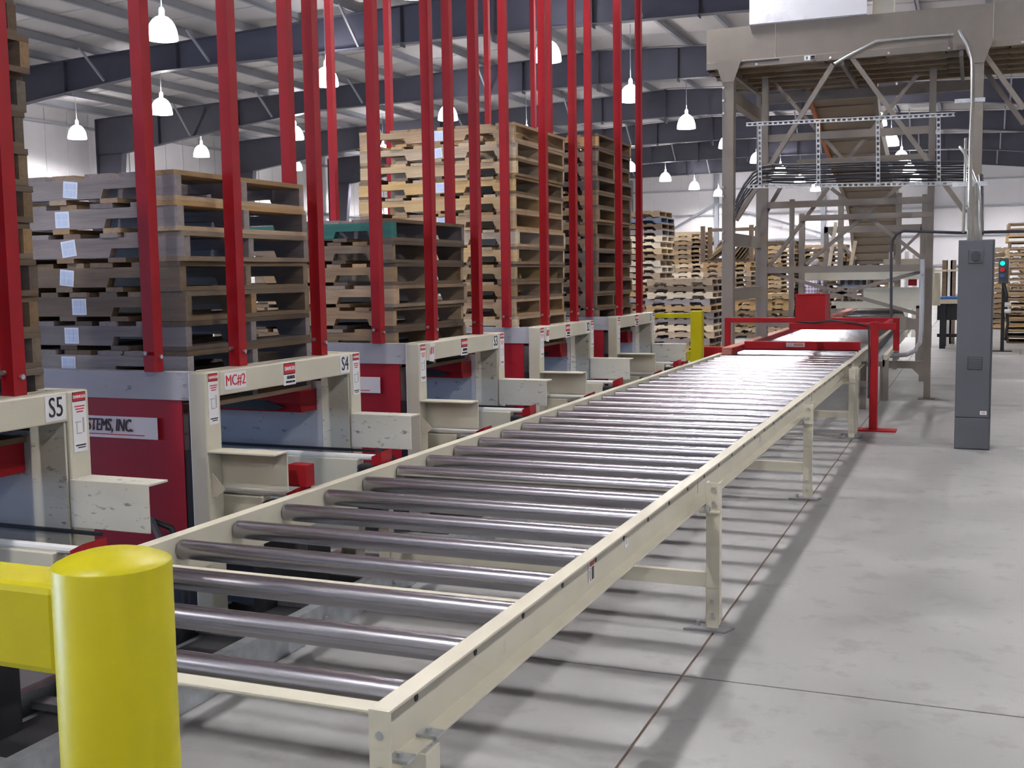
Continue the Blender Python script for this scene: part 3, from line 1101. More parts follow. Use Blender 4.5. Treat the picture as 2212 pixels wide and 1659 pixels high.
# ================================================================== RED SENSOR GANTRY OVER THE CONVEYOR
gt = thing('sensor_gantry', 'red steel gantry with a red box spanning the roller conveyor', 'gantry', (-1.6, 10.66, 0))
GY = 10.66
MB().box(-.855, -.785, GY - .035, GY + .035, .012, .985).build('post', 'red', gt, bevel=.004)
MB().box(-.99, -.62, GY - .09, GY + .09, 0, .012).build('base_plate', 'red', gt)
MB().box(at(1706, 700, GY).x, -.64, GY - .03, GY + .03, .915, .975).build('cross_bar', 'red', gt, bevel=.004)
MB().box(-2.50, -.70, GY + 1.6, GY + 1.66, .905, .955).build('cross_bar', 'red', gt, bevel=.004)
MB().box(-2.50, -2.44, GY + 1.6, GY + 1.66, .0, .905).build('post', 'red', gt, bevel=.004)
MB().box(-.76, -.70, GY + 1.6, GY + 1.66, .62, .905).build('post', 'red', gt, bevel=.004)
MB().box(at(1706, 700, GY).x, at(1706, 700, GY).x + .06, GY + .03, GY + 1.6, .915, .955).build('tie_bar', 'red', gt)
MB().box(-.80, -.76, GY + .03, GY + 1.6, .915, .945).build('tie_bar', 'red', gt)
GXA, GXB, GXC = at(1718, 660, GY).x, at(1783, 660, GY).x, at(1706, 700, GY).x
GZT = at(1750, 637, GY).z
bx_ = MB().box(GXA, GXB, GY - .02, GY + .34, .978, GZT).build('sensor_box', 'red', gt, bevel=.006)
MB().box(GXA - .004, GXB + .004, GY - .025, GY + .345, GZT, GZT + .007).build('box_lid', 'red', gt)
MB().tube([(-1.5, GY - .02, .985), (-1.35, GY - .04, .978), (-1.2, GY - .04, 1.0), (-1.0, GY - .04, .978), (-.87, GY - .04, .95), (-.86, GY - .045, .7), (-.86, GY - .04, .3)], .009, 6).build('cable', 'cable', gt)

# ================================================================== OVERHEAD BELT CONVEYOR ON TAN COLUMNS
oh = thing('overhead_conveyor', 'tan overhead belt conveyor box running across the upper right on tall columns', 'conveyor', (-1.3, 13.8, 0))
OY, OB = 13.0, 14.75
MB().box(-2.86, 4.2, OY - .006, OY, 3.80, 4.17).build('side_plate', 'frame_tan', oh, bevel=.002)
MB().box(-2.86, 4.2, OY - .03, OY, 3.72, 3.80).build('bottom_lip', 'frame_tan', oh, bevel=.004)
MB().box(-2.86, 4.2, OB, OB + .006, 3.72, 4.17).build('side_plate', 'frame_tan', oh)
MB().box(-2.866, -2.86, OY, OB, 3.72, 4.17).build('end_plate', 'frame_tan', oh)
MB().box(-2.86, 4.2, OY + .02, OB - .02, 4.10, 4.12).build('belt', 'belt_brown', oh)
for k in range(11):
    x0 = -2.80 + k * .62
    MB().box(x0, x0 + .60, OY + .01, OB - .01, 3.735 - (k % 2) * .008, 3.75 - (k % 2) * .008).build('underside_panel', 'belt_brown', oh)
for k in range(5):
    MB().box(-2.86, 4.2, OY + .18 + k * .35, OY + .23 + k * .35, 3.69, 3.733).build('underside_slat', 'belt_brown', oh)
for k in range(6):
    MB().box(-2.6 + k * 1.2, -2.56 + k * 1.2, OY, OB, 3.66, 3.73).build('underside_rib', 'frame_tan', oh)
for x in (-2.1, .12):
    MB().box(x, x + .006, OY - .008, OY - .006, 3.8, 4.17).build('panel_seam', 'cream_dusty', oh)
MB().box(-2.72, -2.05, OY - .034, OY - .03, 3.765, 3.785).build('adjuster_slot', 'black', oh)
MB().cyl((-2.5, OY - .05, 3.775), (-2.5, OY - .03, 3.775), .022, 8).build('bolt', 'bolt', oh)
for x in (-1.72, .05):
    sign(oh, 'warning_label', (x, OY - .03, 3.765), '-y', .12, .05,
         [('r', .032, 0, .05, .044, 'print_black'), ('r', -.03, 0, .014, .032, 'print_black'), ('r', .032, .012, .03, .014, 'print_red')])
for x in (-2.3, -1.5, -.9, -.3, .4, 1.0):
    MB().cyl((x, OY - .045, 3.745), (x, OY - .03, 3.745), .013, 6).build('bolt', 'bolt', oh)
CX1, CX2 = -2.60, -.02
for n, x in enumerate((CX1, CX2)):
    c = MB().box(x - .065, x + .065, OY - .10, OY + .03, .016, 3.72).build('column', 'frame_tan', oh, bevel=.006)
    MB().box(x - .14, x + .14, OY - .17, OY + .10, 0, .016).build('base_plate', 'frame_tan', oh)
    MB().prism([(x - .15, 3.80), (x + .15, 3.80), (x + .065, 3.56), (x - .065, 3.56)], 1, OY - .11, OY - .10).build('gusset', 'frame_tan', oh)
    for z in (3.50, 3.36, 3.22, 2.4, 2.3, 1.9, 1.8):
        MB().cyl((x - .05, OY - .12, z), (x - .05, OY - .10, z), .014, 6).build('bolt', 'bolt', c)
    yb_ = 15.1
    rc = MB().box(x - .06, x + .06, yb_ - .06, yb_ + .06, .016, 3.72).build('rear_column', 'frame_tan', oh, bevel=.005)
    MB().box(x - .13, x + .13, yb_ - .13, yb_ + .13, 0, .016).build('base_plate', 'frame_tan', oh)
    for z in (3.35, 1.75, 1.12) if n == 0 else (3.35, 1.75):
        MB().box(x - .05, x + .05, OY + .03, yb_ - .06, z, z + .14).build('tie_beam', 'frame_tan', oh)
MB().box(CX1, CX2, 15.04, 15.12, 3.60, 3.72).build('rear_beam', 'frame_tan', oh)


def strut(par, p, q, Y, wd=.05, hh=.05, m='frame_tan', Y2=None, name='diagonal_brace'):
    MB().bar(at(*p, Y), at(*q, Y if Y2 is None else Y2), wd, hh, (0, 1, 0)).build(name, m, par)


strut(oh, (1799, 140), (1590, 476), OY, .05, .05)
strut(oh, (1841, 126), (2086, 460), OY, .05, .05)
strut(oh, (2118, 105), (2212, 235), OY, .05, .05)
strut(oh, (2126, 150), (2212, 268), OY + .8, .05, .04)
# white inspection panel standing on the box
wp = tag(MB().box(-2.38, -1.13, OY - .03, OY - .008, 4.18, 4.9).build('white_sheet', 'white_panel'), 'white sheet panel standing on top of the overhead tan conveyor', 'panel')
MB().box(-2.38, -1.13, OY - .012, OY + .06, 4.172, 4.182).build('mounting_strip', 'galv', wp)
hb = MB().box(-1.08, -.86, OY + .05, OY + .25, 4.172, 4.36)
tag(hb.build('junction_box', 'cream', None, bevel=.01), 'small cream box on the overhead conveyor right of the white sheet', 'box')

# inclined cleated belt under the overhead conveyor, going down to the back
inc = thing('inclined_conveyor', 'dusty brown inclined belt conveyor with cleats falling from the overhead box to the back', 'conveyor', (-1.5, 18, 0))
path = [((1818, 170), 14.9, .80), ((1822, 215), 15.5, .80), ((1838, 290), 16.6, .76), ((1862, 370), 18.0, .76), ((1880, 420), 19.4, .78), ((1889, 470), 20.8, .80), ((1891, 520), 22.4, .82), ((1892, 570), 24.0, .84)]
ctr = [(at(p[0], p[1], Y), wv) for p, Y, wv in path]
for i in range(len(ctr) - 1):
    (a, wa), (b, wb_) = ctr[i], ctr[i + 1]
    nrm = (b - a).cross(Vector((1, 0, 0))).normalized()
    up_ = nrm if nrm.z > 0 else -nrm
    X_ = Vector((1, 0, 0))
    vs = [a - X_ * wa / 2, a + X_ * wa / 2, b + X_ * wb_ / 2, b - X_ * wb_ / 2]
    vs = vs + [v + up_ * .10 for v in vs]
    MB().add(vs, [(0, 1, 2, 3), (7, 6, 5, 4), (0, 4, 5, 1), (1, 5, 6, 2), (2, 6, 7, 3), (3, 7, 4, 0)]).build('belt_section', 'duct_tan', inc)
    for s, mm in ((-1, 'belt_orange' if i < 3 else 'duct_tan'), (1, 'frame_tan')):
        MB().bar(a + X_ * (s * wa / 2) + up_ * .06, b + X_ * (s * wb_ / 2) + up_ * .06, .05, .24, up_).build('side_skirt', mm, inc)
    for k in range(3):
        f_ = (k + .5) / 3
        c_ = a.lerp(b, f_) - up_ * .006
        ww = wa + (wb_ - wa) * f_
        MB().bar(c_ - X_ * ww * .46, c_ + X_ * ww * .46, .03, .02, up_).build('cleat', 'duct_tan', inc)
for s in (-1, 1):
    e_ = ctr[-1][0]
    MB().box(e_.x + s * .4 - .04, e_.x + s * .4 + .04, 23.9, 24.0, 0, e_.z).build('leg', 'frame_tan', inc)
    e_ = ctr[4][0]
    MB().box(e_.x + s * .45 - .04, e_.x + s * .45 + .04, 19.3, 19.4, 0, e_.z).build('leg', 'frame_tan', inc)

# ================================================================== TAN TRESTLE FRAME OVER THE SECOND CONVEYOR
FY = 13.44
tf = thing('trestle_frame', 'tall tan braced steel trestle over the second conveyor', 'frame', (-1.4, FY + .8, 0))
for n, (px_, zt) in enumerate(((1655, 3.66), (2005, 3.62))):
    x = at(px_, 700, FY).x if n else -2.275
    MB().box(x - .035, x + .035, FY - .035, FY + .035, .0 if n else .69, zt).build('post', 'frame_tan', tf)
    xr = at(1992, 700, FY + 2.1).x if n else x
    MB().box(xr - .03, xr + .03, FY + 2.1, FY + 2.16, 0 if n else .69, 2.4).build('rear_post', 'frame_tan', tf)
XA, XBR = -2.275, at(2005, 700, FY).x
MB().box(XBR - .09, XBR + .09, FY - .09, FY + .09, 0, .012).build('base_plate', 'frame_tan', tf)


def beamz(y0p, y1p, Y=FY, x0=XA, x1=XBR, tk=.06, m='frame_tan', px=1850):
    z1_, z0_ = at(px, y0p, Y).z, at(px, y1p, Y).z
    MB().box(x0, x1, Y - tk / 2, Y + tk / 2, z0_, z1_).build('cross_beam', m, tf)


beamz(281, 297)
beamz(338, 350, px=1870, x0=at(1722, 345, FY).x)
beamz(430, 444)
beamz(462, 474, x0=at(1730, 470, FY).x)
beamz(573, 588)
beamz(688, 706)
for p, q in [((1674, 180), (1826, 350)), ((1983, 161), (1826, 350)), ((1790, 405), (1656, 582)), ((1796, 407), (2005, 568)),
             ((1960, 388), (1741, 571)), ((1658, 588), (2005, 684)), ((2005, 583), (1790, 640)), ((1686, 405), (1642, 482)),
             ((1735, 355), (1722, 352))]:
    strut(tf, p, q, FY + .05, .04, .045)
# gusset plates at the right post
gz = at(2000, 700, FY).z
MB().prism([(XBR - .42, gz + .02), (XBR - .35, gz + .12), (XBR + .04, gz + .0), (XBR + .04, gz - .26), (XBR - .06, gz - .26), (XBR - .14, gz - .06), (XBR - .42, gz - .06)], 1, FY - .05, FY - .04).build('gusset', 'frame_tan', tf)
z4_ = at(1990, 788, FY).z
MB().box(-.92, XBR, FY - .03, FY + .03, z4_ - .04, z4_ + .04).build('cross_beam', 'frame_tan', tf)
MB().prism([(XBR - .16, z4_ - .04), (XBR, z4_ - .04), (XBR, z4_ - .2)], 1, FY - .03, FY - .02).build('gusset', 'frame_tan', tf)
MB().box(-.95, -.88, FY - .28, FY - .21, 0, .62).build('short_leg', 'frame_tan', tf)
# flexible conduit and hose loops
hs = []
for p in [(2212, 500), (2140, 501), (2075, 503), (1990, 500), (1952, 499), (1937, 505), (1928, 520), (1925, 545), (1925, 640), (1925, 705)]:
    hs.append(at(p[0], p[1], FY - .25))
MB().tube(hs, .016, 8).build('hose', 'cable', tf)
hs = [at(*p, FY - .2) for p in [(1993, 560), (1992, 640), (1990, 715), (1987, 740), (1977, 757), (1958, 766), (1930, 768), (1905, 768)]]
MB().tube(hs, .026, 8).build('conduit', 'plate_grey', tf)

# ================================================================== CABLE TRAY WITH CABLES
TY = 12.6
tr = thing('cable_tray', 'slotted galvanised cable rack hanging between the tan columns', 'cable rack', (-1.2, TY, 2.4))


def slotted(a, b, name):
    """slotted channel: real slots as gaps between cross webs"""
    a, b = Vector(a), Vector(b)
    L_ = (b - a).length
    d = (b - a).normalized()
    vert = abs(d.z) > .5
    side = Vector((1, 0, 0)) if vert else Vector((0, 0, 1))
    m = MB()
    for s in (-1, 1):
        m.bar(a + side * (s * .016), b + side * (s * .016), .006 if vert else .03, .03 if vert else .008, (0, 1, 0) if vert else (0, 0, 1))
    k = 0
    while k * .055 < L_:
        c = a + d * (k * .055)
        m.bar(c, c + d * .022, .004, .03, (1, 0, 0) if vert else (0, 0, 1))
        k += 1
    o = m.build(name, 'galv', tr)
    return o


slotted(at(1612, 269, TY), at(2063, 247, TY), 'hanger_rail')
slotted(at(1615, 403, TY), at(2062, 396, TY), 'tray_rail')
for px_, ya, yb2 in ((1641, 268, 402), (1767, 262, 401), (1896, 256, 400), (2027, 250, 397)):
    slotted(at(px_, ya, TY - .03), at(px_ + 1, yb2, TY - .03), 'hanger_strut')
for k in range(9):
    rng = random.Random(k)
    yy = 355 + k * 5.0
    ydp = TY + .06 + .035 * (k % 3)
    pts = []
    if k % 2 == 0:
        for p in [(1588, yy + 84), (1596, yy + 66), (1608, yy + 44), (1626, yy + 20), (1648, yy + 5)]:
            pts.append(at(p[0], p[1] - k * 1.0, ydp))
    else:
        pts.append(at(1640, yy + 4, ydp))
    n = 9
    for i in range(n):
        px_ = 1670 + i * (2092 - 1670) / (n - 1)
        pts.append(at(px_, yy - (px_ - 1670) * .016 + rng.uniform(-1.0, 1.0) + 1.2 * math.sin(i), ydp))
    tag(MB().tube(pts, .009 + .003 * (k % 3 == 0), 6).build('cable', 'cable'), 'black cable lying in the slotted rack, %s from the top' % ORD[k + 1], 'cable', 'cables in the slotted rack')

# ================================================================== ELECTRICAL CABINET AND CONDUITS
cb = thing('electrical_cabinet', 'tall narrow grey electrical cabinet standing on the floor at the right', 'cabinet', (.01, 9.9, 0))
X0, X1, EY = -.122, .145, 9.73
MB().box(X0, X1 + .0, EY + .012, EY + .33, 0, 1.675).build('body', 'cabinet_grey', cb, bevel=.005)
dr = MB().box(X0 + .002, X1 - .012, EY, EY + .012, .262, 1.668).build('door', 'cabinet_grey', cb, bevel=.003)
MB().box(X0 + .002, X1 - .012, EY, EY + .012, .01, .256).build('plinth_panel', 'cabinet_grey', cb, bevel=.003)
kx, kz = .007, 1.548
MB().box(kx - .055, kx + .055, EY - .012, EY, kz - .06, kz + .05).build('switch_plate', 'cabinet_grey', cb, bevel=.008)
kn = MB().cyl((kx, EY - .035, kz), (kx, EY - .012, kz), .036, 24).build('switch_dial', 'cabinet_dark', cb, True)
MB().box(kx - .008, kx + .008, EY - .055, EY - .035, kz - .034, kz + .034).build('switch_handle', 'cabinet_dark', kn)
MB().box(-.036, .075, EY - .006, EY, .645, .75).build('vent_frame', 'cabinet_dark', cb, bevel=.003)
for k in range(6):
    MB().box(-.030, .069, EY - .010, EY - .006, .655 + k * .0155, .664 + k * .0155).build('vent_louver', 'cabinet_grey', cb)
MB().box(X1 - .010, X1 - .004, EY - .004, EY + .004, .27, 1.66).build('door_seam', 'cabinet_dark', cb)
sign(cb, 'rating_label', (.09, EY, .30), '-y', .05, .03, [('r', 0, 0, .03, .015, 'print_grey')])

cd = thing('conduit_bundle', 'bundle of shiny steel conduits rising from the grey cabinet along the tan column', 'conduit', (0, 10.2, 1.67))
for n, (pts, r) in enumerate([
    ([(2093, 520, 9.85), (2095, 420, 10.4), (2097, 300, 11.2), (2101, 220, 12.2), (2100, 130, 12.6), (2090, 98, 12.75), (2072, 66, 12.9)], .018),
    ([(2108, 520, 9.85), (2110, 400, 10.6), (2100, 375, 11.0), (2084, 330, 11.6), (2074, 318, 12.4)], .016),
    ([(2081, 500, 9.85), (2083, 420, 10.4), (2085, 392, 10.9), (2086, 300, 12.4)], .014),
    ([(2118, 520, 9.88), (2117, 440, 10.3), (2112, 380, 11.0)], .014),
]):
    MB().tube([at(a, b, Y) for a, b, Y in pts], r, 8).build('conduit', 'conduit', cd, True)
MB().tube([at(1803, 138, 12.93), at(1830, 122, 12.93), at(1893, 89, 12.94), at(1990, 79, 12.95), at(2060, 74, 12.95)], .016, 8).build('conduit', 'conduit', cd, True)
for px_, py_, Y in ((2095, 216, 12.25), (2095, 397, 10.6)):
    c_ = at(px_, py_, Y)
    MB().box(c_.x - .14, c_.x + .14, c_.y + .02, c_.y + .05, c_.z - .02, c_.z + .02).build('strut_clamp', 'galv', cd)
pb = MB().tube([at(2120, 505, 10.0), at(2120, 380, 11.5)], .02, 8)
pb.build('black_hose', 'cable', cd)

# control station with indicator lights behind the cabinet
P0 = at(2165, 735, 21.5)
cs = thing('control_station', 'dark control stand with a green light partly hidden right of the grey cabinet', 'control stand', (P0.x, 21.5, 0))
x = P0.x
MB().box(x - .03, x + .03, 21.5, 21.56, .012, 1.2).build('post', 'black', cs)
MB().box(x - .16, x + .16, 21.4, 21.66, 0, .012).build('base_plate', 'black', cs)
MB().box(x - .09, x + .07, 21.42, 21.56, 1.18, 1.62).build('control_box', 'cabinet_dark', cs, bevel=.01)
for nm, zz, mm in (('green_light', 1.53, 'light_green'), ('red_button', 1.42, 'print_red'), ('blue_button', 1.32, 'blue_bin')):
    MB().cyl((x - .03, 21.37, zz), (x - .03, 21.42, zz), .038, 16).build(nm, mm, cs)
MB().tube([(x, 21.46, 1.18), (x + .05, 21.42, 1.0), (x + .04, 21.42, .8), (x + .08, 21.44, .5), (x + .05, 21.45, .2)], .025, 8).build('hose', 'rubber', cs)
for zz in (.70, .82):
    MB().cyl((x + .02, 21.40, zz), (x + .12, 21.40, zz), .04, 10).build('hose_coil', 'white_plastic', cs)

# ================================================================== FAR TRANSFER MACHINE
fm = thing('transfer_machine', 'cream transfer machine with horizontal beams behind the tan trestle', 'machine', (-1.8, 18.2, 0))
MY = 17.9


def fbox(x0p, x1p, y0p, y1p, Y, dep, m='cream', name='beam'):
    a, b = at(x0p, y0p, Y), at(x1p, y1p, Y)
    return MB().box(a.x, b.x, Y, Y + dep, b.z, a.z).build(name, m, fm)


fbox(1728, 1996, 589, 603, MY, .1)
fbox(1780, 1996, 490, 498, MY + .2, .08, 'frame_tan')
fbox(1780, 1787, 490, 650, MY + .2, .08, 'frame_tan', 'post')
fbox(1988, 1996, 490, 700, MY + .2, .08, 'frame_tan', 'post')
fbox(1726, 1736, 462, 650, MY - .3, .08, 'frame_tan', 'post')
fbox(1796, 1996, 652, 666, MY, .1)
fbox(1865, 1988, 622, 652, MY + .1, .4, 'cream', 'hood')
fbox(1820, 1868, 604, 622, MY + .1, .4, 'plate_grey', 'housing')
fbox(1828, 1996, 692, 702, MY, .08)
fbox(1962, 1980, 602, 617, MY + .05, .1, 'red', 'guard')
for k in range(5):
    fbox(1815 + k * 16, 1823 + k * 16, 605, 615, MY + .06, .06, 'black', 'slot')
for k in range(4):
    fbox(1806 + k * 16, 1816 + k * 16, 646, 650, MY - .02, .05, 'black', 'slot')
for k in range(9):
    a = at(1840, 668 + k * 1.9, MY + .8 - k * .12)
    MB().cyl((a.x - .05, a.y, a.z), (a.x + .75, a.y, a.z), .025, 10).build('roller', 'roller', fm, True)
MB().bar(at(1806, 682, MY - .2), at(1850, 665, MY + .8), .14, .04).build('guide_board', 'red_dusty', fm)
for p, q in (((1790, 500), (1850, 560)), ((1990, 500), (1930, 560)), ((1787, 610), (1990, 655)), ((1805, 600), (1920, 640))):
    strut(fm, p, q, MY + .15, .04, .05, 'frame_tan')
for xp in (1800, 1985):
    a = at(xp, 660, MY)
    MB().box(a.x - .04, a.x + .04, MY, MY + .08, 0, a.z).build('leg', 'frame_tan', fm)
for k in range(4):
    a = at(1925 + k * 17, 560, MY + 2.5)
    MB().cyl((a.x, MY + 2.5, .3), (a.x, MY + 2.5, 1.75 - .06 * (k % 2)), .035, 12).build('air_cylinder', 'white_plastic', fm)
fbox(1908, 1990, 560, 582, MY + 2.4, .5, 'cream_dusty', 'hopper')
for k in range(3):
    fbox(1990 + k * 14, 2002 + k * 14, 565 + 12 * k, 660, MY + 2.9 + k * .33, .3, 'cream', 'control_enclosure')

# lean-to boards standing in front of the inclined belt
for n, (p, q) in enumerate((((1806, 480), (1790, 582)), ((1848, 520), (1836, 582)))):
    a, b = at(*p, 17.2), at(*q, 17.2)
    a2 = b + (b - a) * 1.9
    tag(MB().bar(a, b, .05, .03, (0, 1, 0)).build('loose_board', 'wood_pale'), 'pale loose board leaning upright behind the trestle, %s of two' % ('left' if n == 0 else 'right'), 'board', 'leaning loose boards')

# work table behind the cabinet
wt = thing('work_table', 'black legged work table left of the grey cabinet far back', 'table', (at(2040, 700, 22).x, 22.4, 0))
a, b = at(2012, 648, 22), at(2095, 656, 22)
MB().box(a.x, b.x, 22, 22.9, b.z, a.z).build('table_top', 'wood_pale', wt)
for xp in (2036, 2090):
    for yy in (22.05, 22.8):
        c_ = at(xp, 700, 22)
        MB().box(c_.x - .05, c_.x + .05, yy, yy + .08, 0, b.z).build('leg', 'black', wt)
MB().box(a.x + .1, b.x - .02, 22.1, 22.15, .52, b.z - .002).build('apron', 'black', wt)
MB().box(a.x + .1, b.x - .02, 22.3, 22.36, .2, .26).build('stretcher', 'black', wt)
MB().box(a.x + .12, b.x - .02, 22.2, 22.7, a.z + .002, a.z + .05).build('blue_mat', 'blue_bin', wt)
for xp, m_ in ((2040, 'wood_brown'), (2050, 'white_plastic'), (2058, 'wood_brown')):
    c_ = at(xp, 640, 23.5)
    MB().box(c_.x - .05, c_.x + .05, 23.5, 23.6, .0, at(xp, 562, 23.5).z).build('upright', m_, wt)
c_ = at(2012, 600, 23.4)
MB().box(c_.x, c_.x + .8, 23.4, 23.45, at(2012, 587, 23.4).z, at(2012, 583, 23.4).z).build('shelf', 'wood_pale', wt)

# ================================================================== FAR PALLETS (one mesh each, too small to show their boards)
def far_mesh(m, nailed=7):
    mb = MB()
    L, Wd = PL, 1.016
    n0, n1, d = .15, .38, .038
    prof = [(0, DT), (n0, DT), (n0 + .015, DT + d), (n1 - .015, DT + d), (n1, DT), (L - n1, DT), (L - n1 + .015, DT + d), (L - n0 - .015, DT + d), (L - n0, DT), (L, DT), (L, DT + PH), (0, DT + PH)]
    for a in (-Wd / 2, -.019, Wd / 2 - .038):
        mb.prism([(p - L / 2, q) for p, q in prof], 1, a, a + .038)
    for i in range(7):
        x = -L / 2 + i * (L - .12) / 6
        mb.box(x, x + .12, -Wd / 2, Wd / 2, DT + PH, 2 * DT + PH)
    for i in range(4):
        x = -L / 2 + i * (L - .13) / 3
        mb.box(x, x + .13, -Wd / 2, Wd / 2, 0, DT)
    return mb.mesh('pallet', m)


FM = {m: far_mesh(m) for m in ('wood_fresh', 'wood_tan', 'wood_brown', 'wood_grey', 'wood_dark', 'wood_pale', 'blue_grey_wood')}
FD = {'wood_fresh': 'yellowish', 'wood_tan': 'tan', 'wood_brown': 'brown', 'wood_grey': 'grey', 'wood_dark': 'dark', 'wood_pale': 'pale', 'blue_grey_wood': 'dark blue'}


def far_stack(cx, cyy, z0, n, woods, where, rz=0.0, seed=0, jit=.03, top=None):
    rng = random.Random(seed)
    for i in range(n):
        m = rng.choice(woods)
        if top and i >= n - len(top):
            m = top[i - n + len(top)]
        j = n - i
        lb = '%s pallet, %s from top of stack %s' % (FD[m], ORD[j], where)
        o = bpy.data.objects.new('pallet', FM[m])
        COL.objects.link(o)
        o.location = (cx + rng.uniform(-jit, jit), cyy + rng.uniform(-jit, jit), z0 + i * .1212)
        o.rotation_euler = (0, 0, rz + rng.uniform(-.02, .02))
        tag(o, lb, 'pallet', 'pallets in the stack ' + where)


MIX = ['wood_fresh', 'wood_tan', 'wood_tan', 'wood_brown', 'wood_grey', 'wood_pale']
# A: tall mixed stack right of station S1
far_stack(-6.33, 22.4, 0, 22, MIX, 'just right of the S1 posts', 0, 1, .04, ['wood_grey', 'wood_dark', 'blue_grey_wood', 'wood_brown'])
# B: lower stack behind the square yellow guard post
far_stack(-5.05, 21.1, 0, 11, ['wood_fresh', 'wood_tan', 'wood_grey', 'wood_brown', 'wood_pale'], 'behind the yellow guard post', 0, 2, .04, ['wood_brown', 'wood_tan'])
far_stack(-5.75, 18.6, 0, 6, ['wood_pale', 'wood_tan'], 'in front of the tall mixed stack', .5, 12, .06)
# C: neat pale stack farther back
far_stack(-7.35, 31.0, 0, 9, ['wood_brown', 'wood_tan'], 'low under the neat pale stack', 0, 3)
far_stack(-7.35, 31.0, 9 * .1212, 12, ['wood_pale', 'wood_tan', 'wood_brown', 'wood_grey'], 'of pale pallets left of tan column', 0, 4, .02, ['wood_tan', 'wood_fresh'])
far_stack(-8.95, 31.5, 0, 18, ['wood_dark', 'wood_brown'], 'of dark pallets left of pale stack', 0, 5)
far_stack(-5.85, 29.4, 0, 14, ['wood_brown', 'wood_dark', 'wood_tan'], 'under the post crate of boards', 0, 6, .03)
far_stack(-5.35, 33.5, 0, 19, ['wood_tan', 'wood_brown', 'wood_fresh'], 'behind the left trestle post', .0, 7, .05, ['wood_dark'])
far_stack(-4.0, 33.6, 0, 18, ['wood_brown', 'wood_dark', 'wood_tan'], 'in the middle of the trestle opening', .0, 8, .05)
far_stack(-2.75, 34.0, 0, 16, ['wood_dark', 'wood_brown'], 'left of the inclined belt', .0, 9, .05)
far_stack(-4.35, 25.5, 0, 8, ['wood_tan', 'wood_fresh', 'wood_brown'], 'low behind the red sensor box', .1, 10, .06)
# right of the cabinet
far_stack(1.10, 24.5, 0, 19, ['wood_brown', 'wood_tan', 'wood_fresh'], 'right of the grey cabinet', math.pi / 2, 14, .05)
far_stack(1.75, 21.6, 0, 20, ['wood_tan', 'wood_brown', 'wood_dark'], 'at the right edge of the picture', 0, 15, .04)
far_stack(.55, 30.0, 0, 16, ['wood_brown', 'wood_tan'], 'behind the work table', 0, 16, .04)
# behind the magazines, at the left
far_stack(-8.3, 13.9, 0, 18, ['wood_brown', 'wood_tan'], 'behind station S3', .0, 17, .05)
far_stack(-11.5, 32.0, 0, 15, ['wood_brown', 'wood_tan', 'wood_dark'], 'far behind the S1 posts', 0, 18, .05)

# crate with broken boards between the columns: single boards of different lengths
rng = random.Random(5)
HY = 29.3
ck = thing('board_crate', 'dark post crate holding broken boards between the two left tan columns', 'crate', (-5.85, HY, 1.72))
for x_ in (-6.45, -5.22):
    for y_ in (HY - .42, HY + .42):
        MB().box(x_ - .05, x_ + .05, y_ - .05, y_ + .05, 1.70, 2.62).build('corner_post', 'wood_dark', ck)
for z_ in (1.72, 2.5):
    MB().box(-6.40, -5.27, HY + .36, HY + .38, z_, z_ + .09).build('rear_slat', 'wood_dark', ck)
MB().box(-6.40, -5.27, HY - .4, HY + .34, 1.70, 1.72).build('crate_floor', 'wood_dark', ck)
for i in range(36):
    lay = i // 12
    k_ = i % 12
    L_ = rng.uniform(.35, .55)
    d_ = Vector((.80, 0, .60 if lay != 1 else .38)).normalized()
    a = Vector((-6.32 + .045 * k_, HY - .30 + .20 * lay, 1.76 + .072 * k_))
    if k_ > 6:
        a = Vector((-6.30 + .085 * (k_ - 7) + .2, HY - .30 + .20 * lay, 1.745 + .012 * (12 - k_)))
        L_ = .62
        a.x += .30
        d_ = Vector((.62, 0, .78)).normalized()
    bm_ = rng.choice(['wood_brown', 'wood_tan', 'wood_brown', 'wood_dark'])
    tag(MB().bar(a, a + d_ * L_, .15, .02).build('broken_board', bm_),
        '%s broken board in the post crate, row %s from front, %s from left' % (FD[bm_], ORD[lay + 1], ORD[k_ + 1]), 'board', 'broken boards in the crate')

# ================================================================== WORKER FAR BACK (mostly hidden by the trestle)
def skin_mesh(name, verts, edges, radii, m, parent, sub=2):
    me = bpy.data.meshes.new(name)
    me.from_pydata(verts, edges, [])
    me.materials.append(MATS[m])
    o = bpy.data.objects.new(name, me)
    COL.objects.link(o)
    sk = o.modifiers.new('skin', 'SKIN')
    if not me.skin_vertices:
        bpy.ops.object.select_all(action='DESELECT')
        bpy.context.view_layer.objects.active = o
        bpy.ops.mesh.customdata_skin_add()
    for i, r in enumerate(radii):
        sv = me.skin_vertices[0].data[i]
        sv.radius = r if isinstance(r, tuple) else (r, r)
        sv.use_root = (i == 0)
    s = o.modifiers.new('sub', 'SUBSURF')
    s.levels = sub
    s.render_levels = sub
    # bake to a plain mesh
    dg = bpy.context.evaluated_depsgraph_get()
    me2 = bpy.data.meshes.new_from_object(o.evaluated_get(dg))
    bpy.data.objects.remove(o)
    me2.materials.clear()
    me2.materials.append(MATS[m])
    for p in me2.polygons:
        p.use_smooth = True
    o2 = bpy.data.objects.new(name, me2)
    COL.objects.link(o2)
    if parent:
        o2.parent = parent
    return o2


PX = at(1757, 600, 22.8)
wk = thing('person', 'person in a checked grey purple shirt and cap standing behind the red sensor box', 'person', (PX.x, 22.8, 0), math.radians(150))
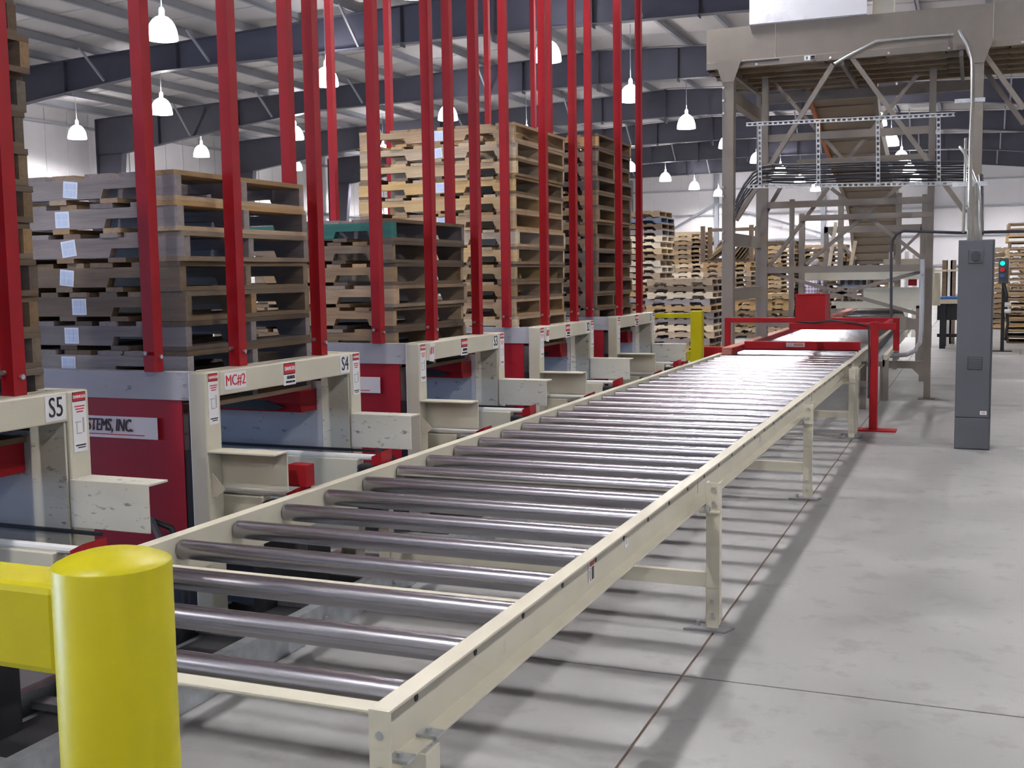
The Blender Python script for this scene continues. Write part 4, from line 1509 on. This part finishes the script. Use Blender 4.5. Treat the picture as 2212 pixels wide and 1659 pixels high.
# body: pelvis, legs, spine, neck, head, arms
bv = [(0, 0, .92), (0, .01, 1.12), (0, .01, 1.32), (0, 0, 1.42), (0, -.01, 1.49), (0, -.02, 1.57),
      (.10, 0, .86), (.11, -.02, .48), (.11, .01, .08), (.11, -.13, .03),
      (-.10, 0, .86), (-.11, -.02, .48), (-.11, .01, .08), (-.11, -.13, .03),
      (.19, 0, 1.37), (.25, -.02, 1.12), (.24, -.20, .98), (.235, -.27, .965),
      (-.19, 0, 1.37), (-.25, -.02, 1.12), (-.24, -.20, .98), (-.235, -.27, .965)]
be = [(0, 1), (1, 2), (2, 3), (3, 4), (4, 5), (0, 6), (6, 7), (7, 8), (8, 9), (0, 10), (10, 11), (11, 12), (12, 13), (2, 14), (14, 15), (15, 16), (16, 17), (2, 18), (18, 19), (19, 20), (20, 21)]
br = [(.14, .10), (.13, .095), (.15, .10), .06, .055, (.075, .095), .085, .058, .042, .035, .085, .058, .042, .035, .06, .042, .032, .03, .06, .042, .032, .03]
body = skin_mesh('body', bv, be, br, 'skin', wk)
shirt = skin_mesh('shirt', [(0, 0, .90), (0, .01, 1.12), (0, .01, 1.32), (0, 0, 1.40), (.20, 0, 1.37), (.26, -.02, 1.12), (.25, -.17, 1.0), (-.20, 0, 1.37), (-.26, -.02, 1.12), (-.25, -.17, 1.0)],
                  [(0, 1), (1, 2), (2, 3), (2, 4), (4, 5), (5, 6), (2, 7), (7, 8), (8, 9)],
                  [(.165, .125), (.155, .12), (.175, .125), .075, .075, .06, .05, .075, .06, .05], 'plaid', wk)
jeans = skin_mesh('trousers', [(0, 0, .94), (.10, 0, .84), (.11, -.02, .48), (.11, .01, .10), (-.10, 0, .84), (-.11, -.02, .48), (-.11, .01, .10)],
                  [(0, 1), (1, 2), (2, 3), (0, 4), (4, 5), (5, 6)], [(.155, .12), .10, .075, .065, .10, .075, .065], 'denim', wk)
cp = MB().lathe([(.098, 1.565), (.104, 1.60), (.100, 1.64), (.075, 1.675), (.03, 1.69), (.004, 1.692)], (0, -.02, 0), 20)
o = bpy.data.objects.new('cap', cp.mesh('cap', 'cap_cloth', True))
COL.objects.link(o)
o.parent = wk
br_ = MB().prism([(-.07, -.10), (.07, -.10), (.05, -.20), (-.05, -.20)], 2, 1.57, 1.585)
o = bpy.data.objects.new('cap_visor', br_.mesh('cap_visor', 'cap_cloth'))
COL.objects.link(o)
o.parent = wk
for s in (-1, 1):
    f_ = MB()
    for k in range(5):
        a = Vector((s * .235 + (k - 2) * .016, -.27, .965 if k else .975))
        l_ = (.05, .068, .072, .066, .052)[k]
        f_.tube([a, a + Vector((0, -l_ * .55, -.008)), a + Vector((0, -l_, -.03))], .008, 6)
    o = bpy.data.objects.new('fingers', f_.mesh('fingers', 'skin', True))
    COL.objects.link(o)
    o.parent = wk
    e_ = MB().lathe([(.002, -.012), (.012, 0), (.002, .012)], (s * .03, -.105, 1.575), 8)
    o = bpy.data.objects.new('eye', e_.mesh('eye', 'black', True))
    COL.objects.link(o)
    o.parent = wk
n_ = MB().prism([(-.012, 1.545), (.012, 1.545), (0, 1.58)], 1, -.125, -.10)
o = bpy.data.objects.new('nose', n_.mesh('nose', 'skin'))
COL.objects.link(o)
o.parent = wk
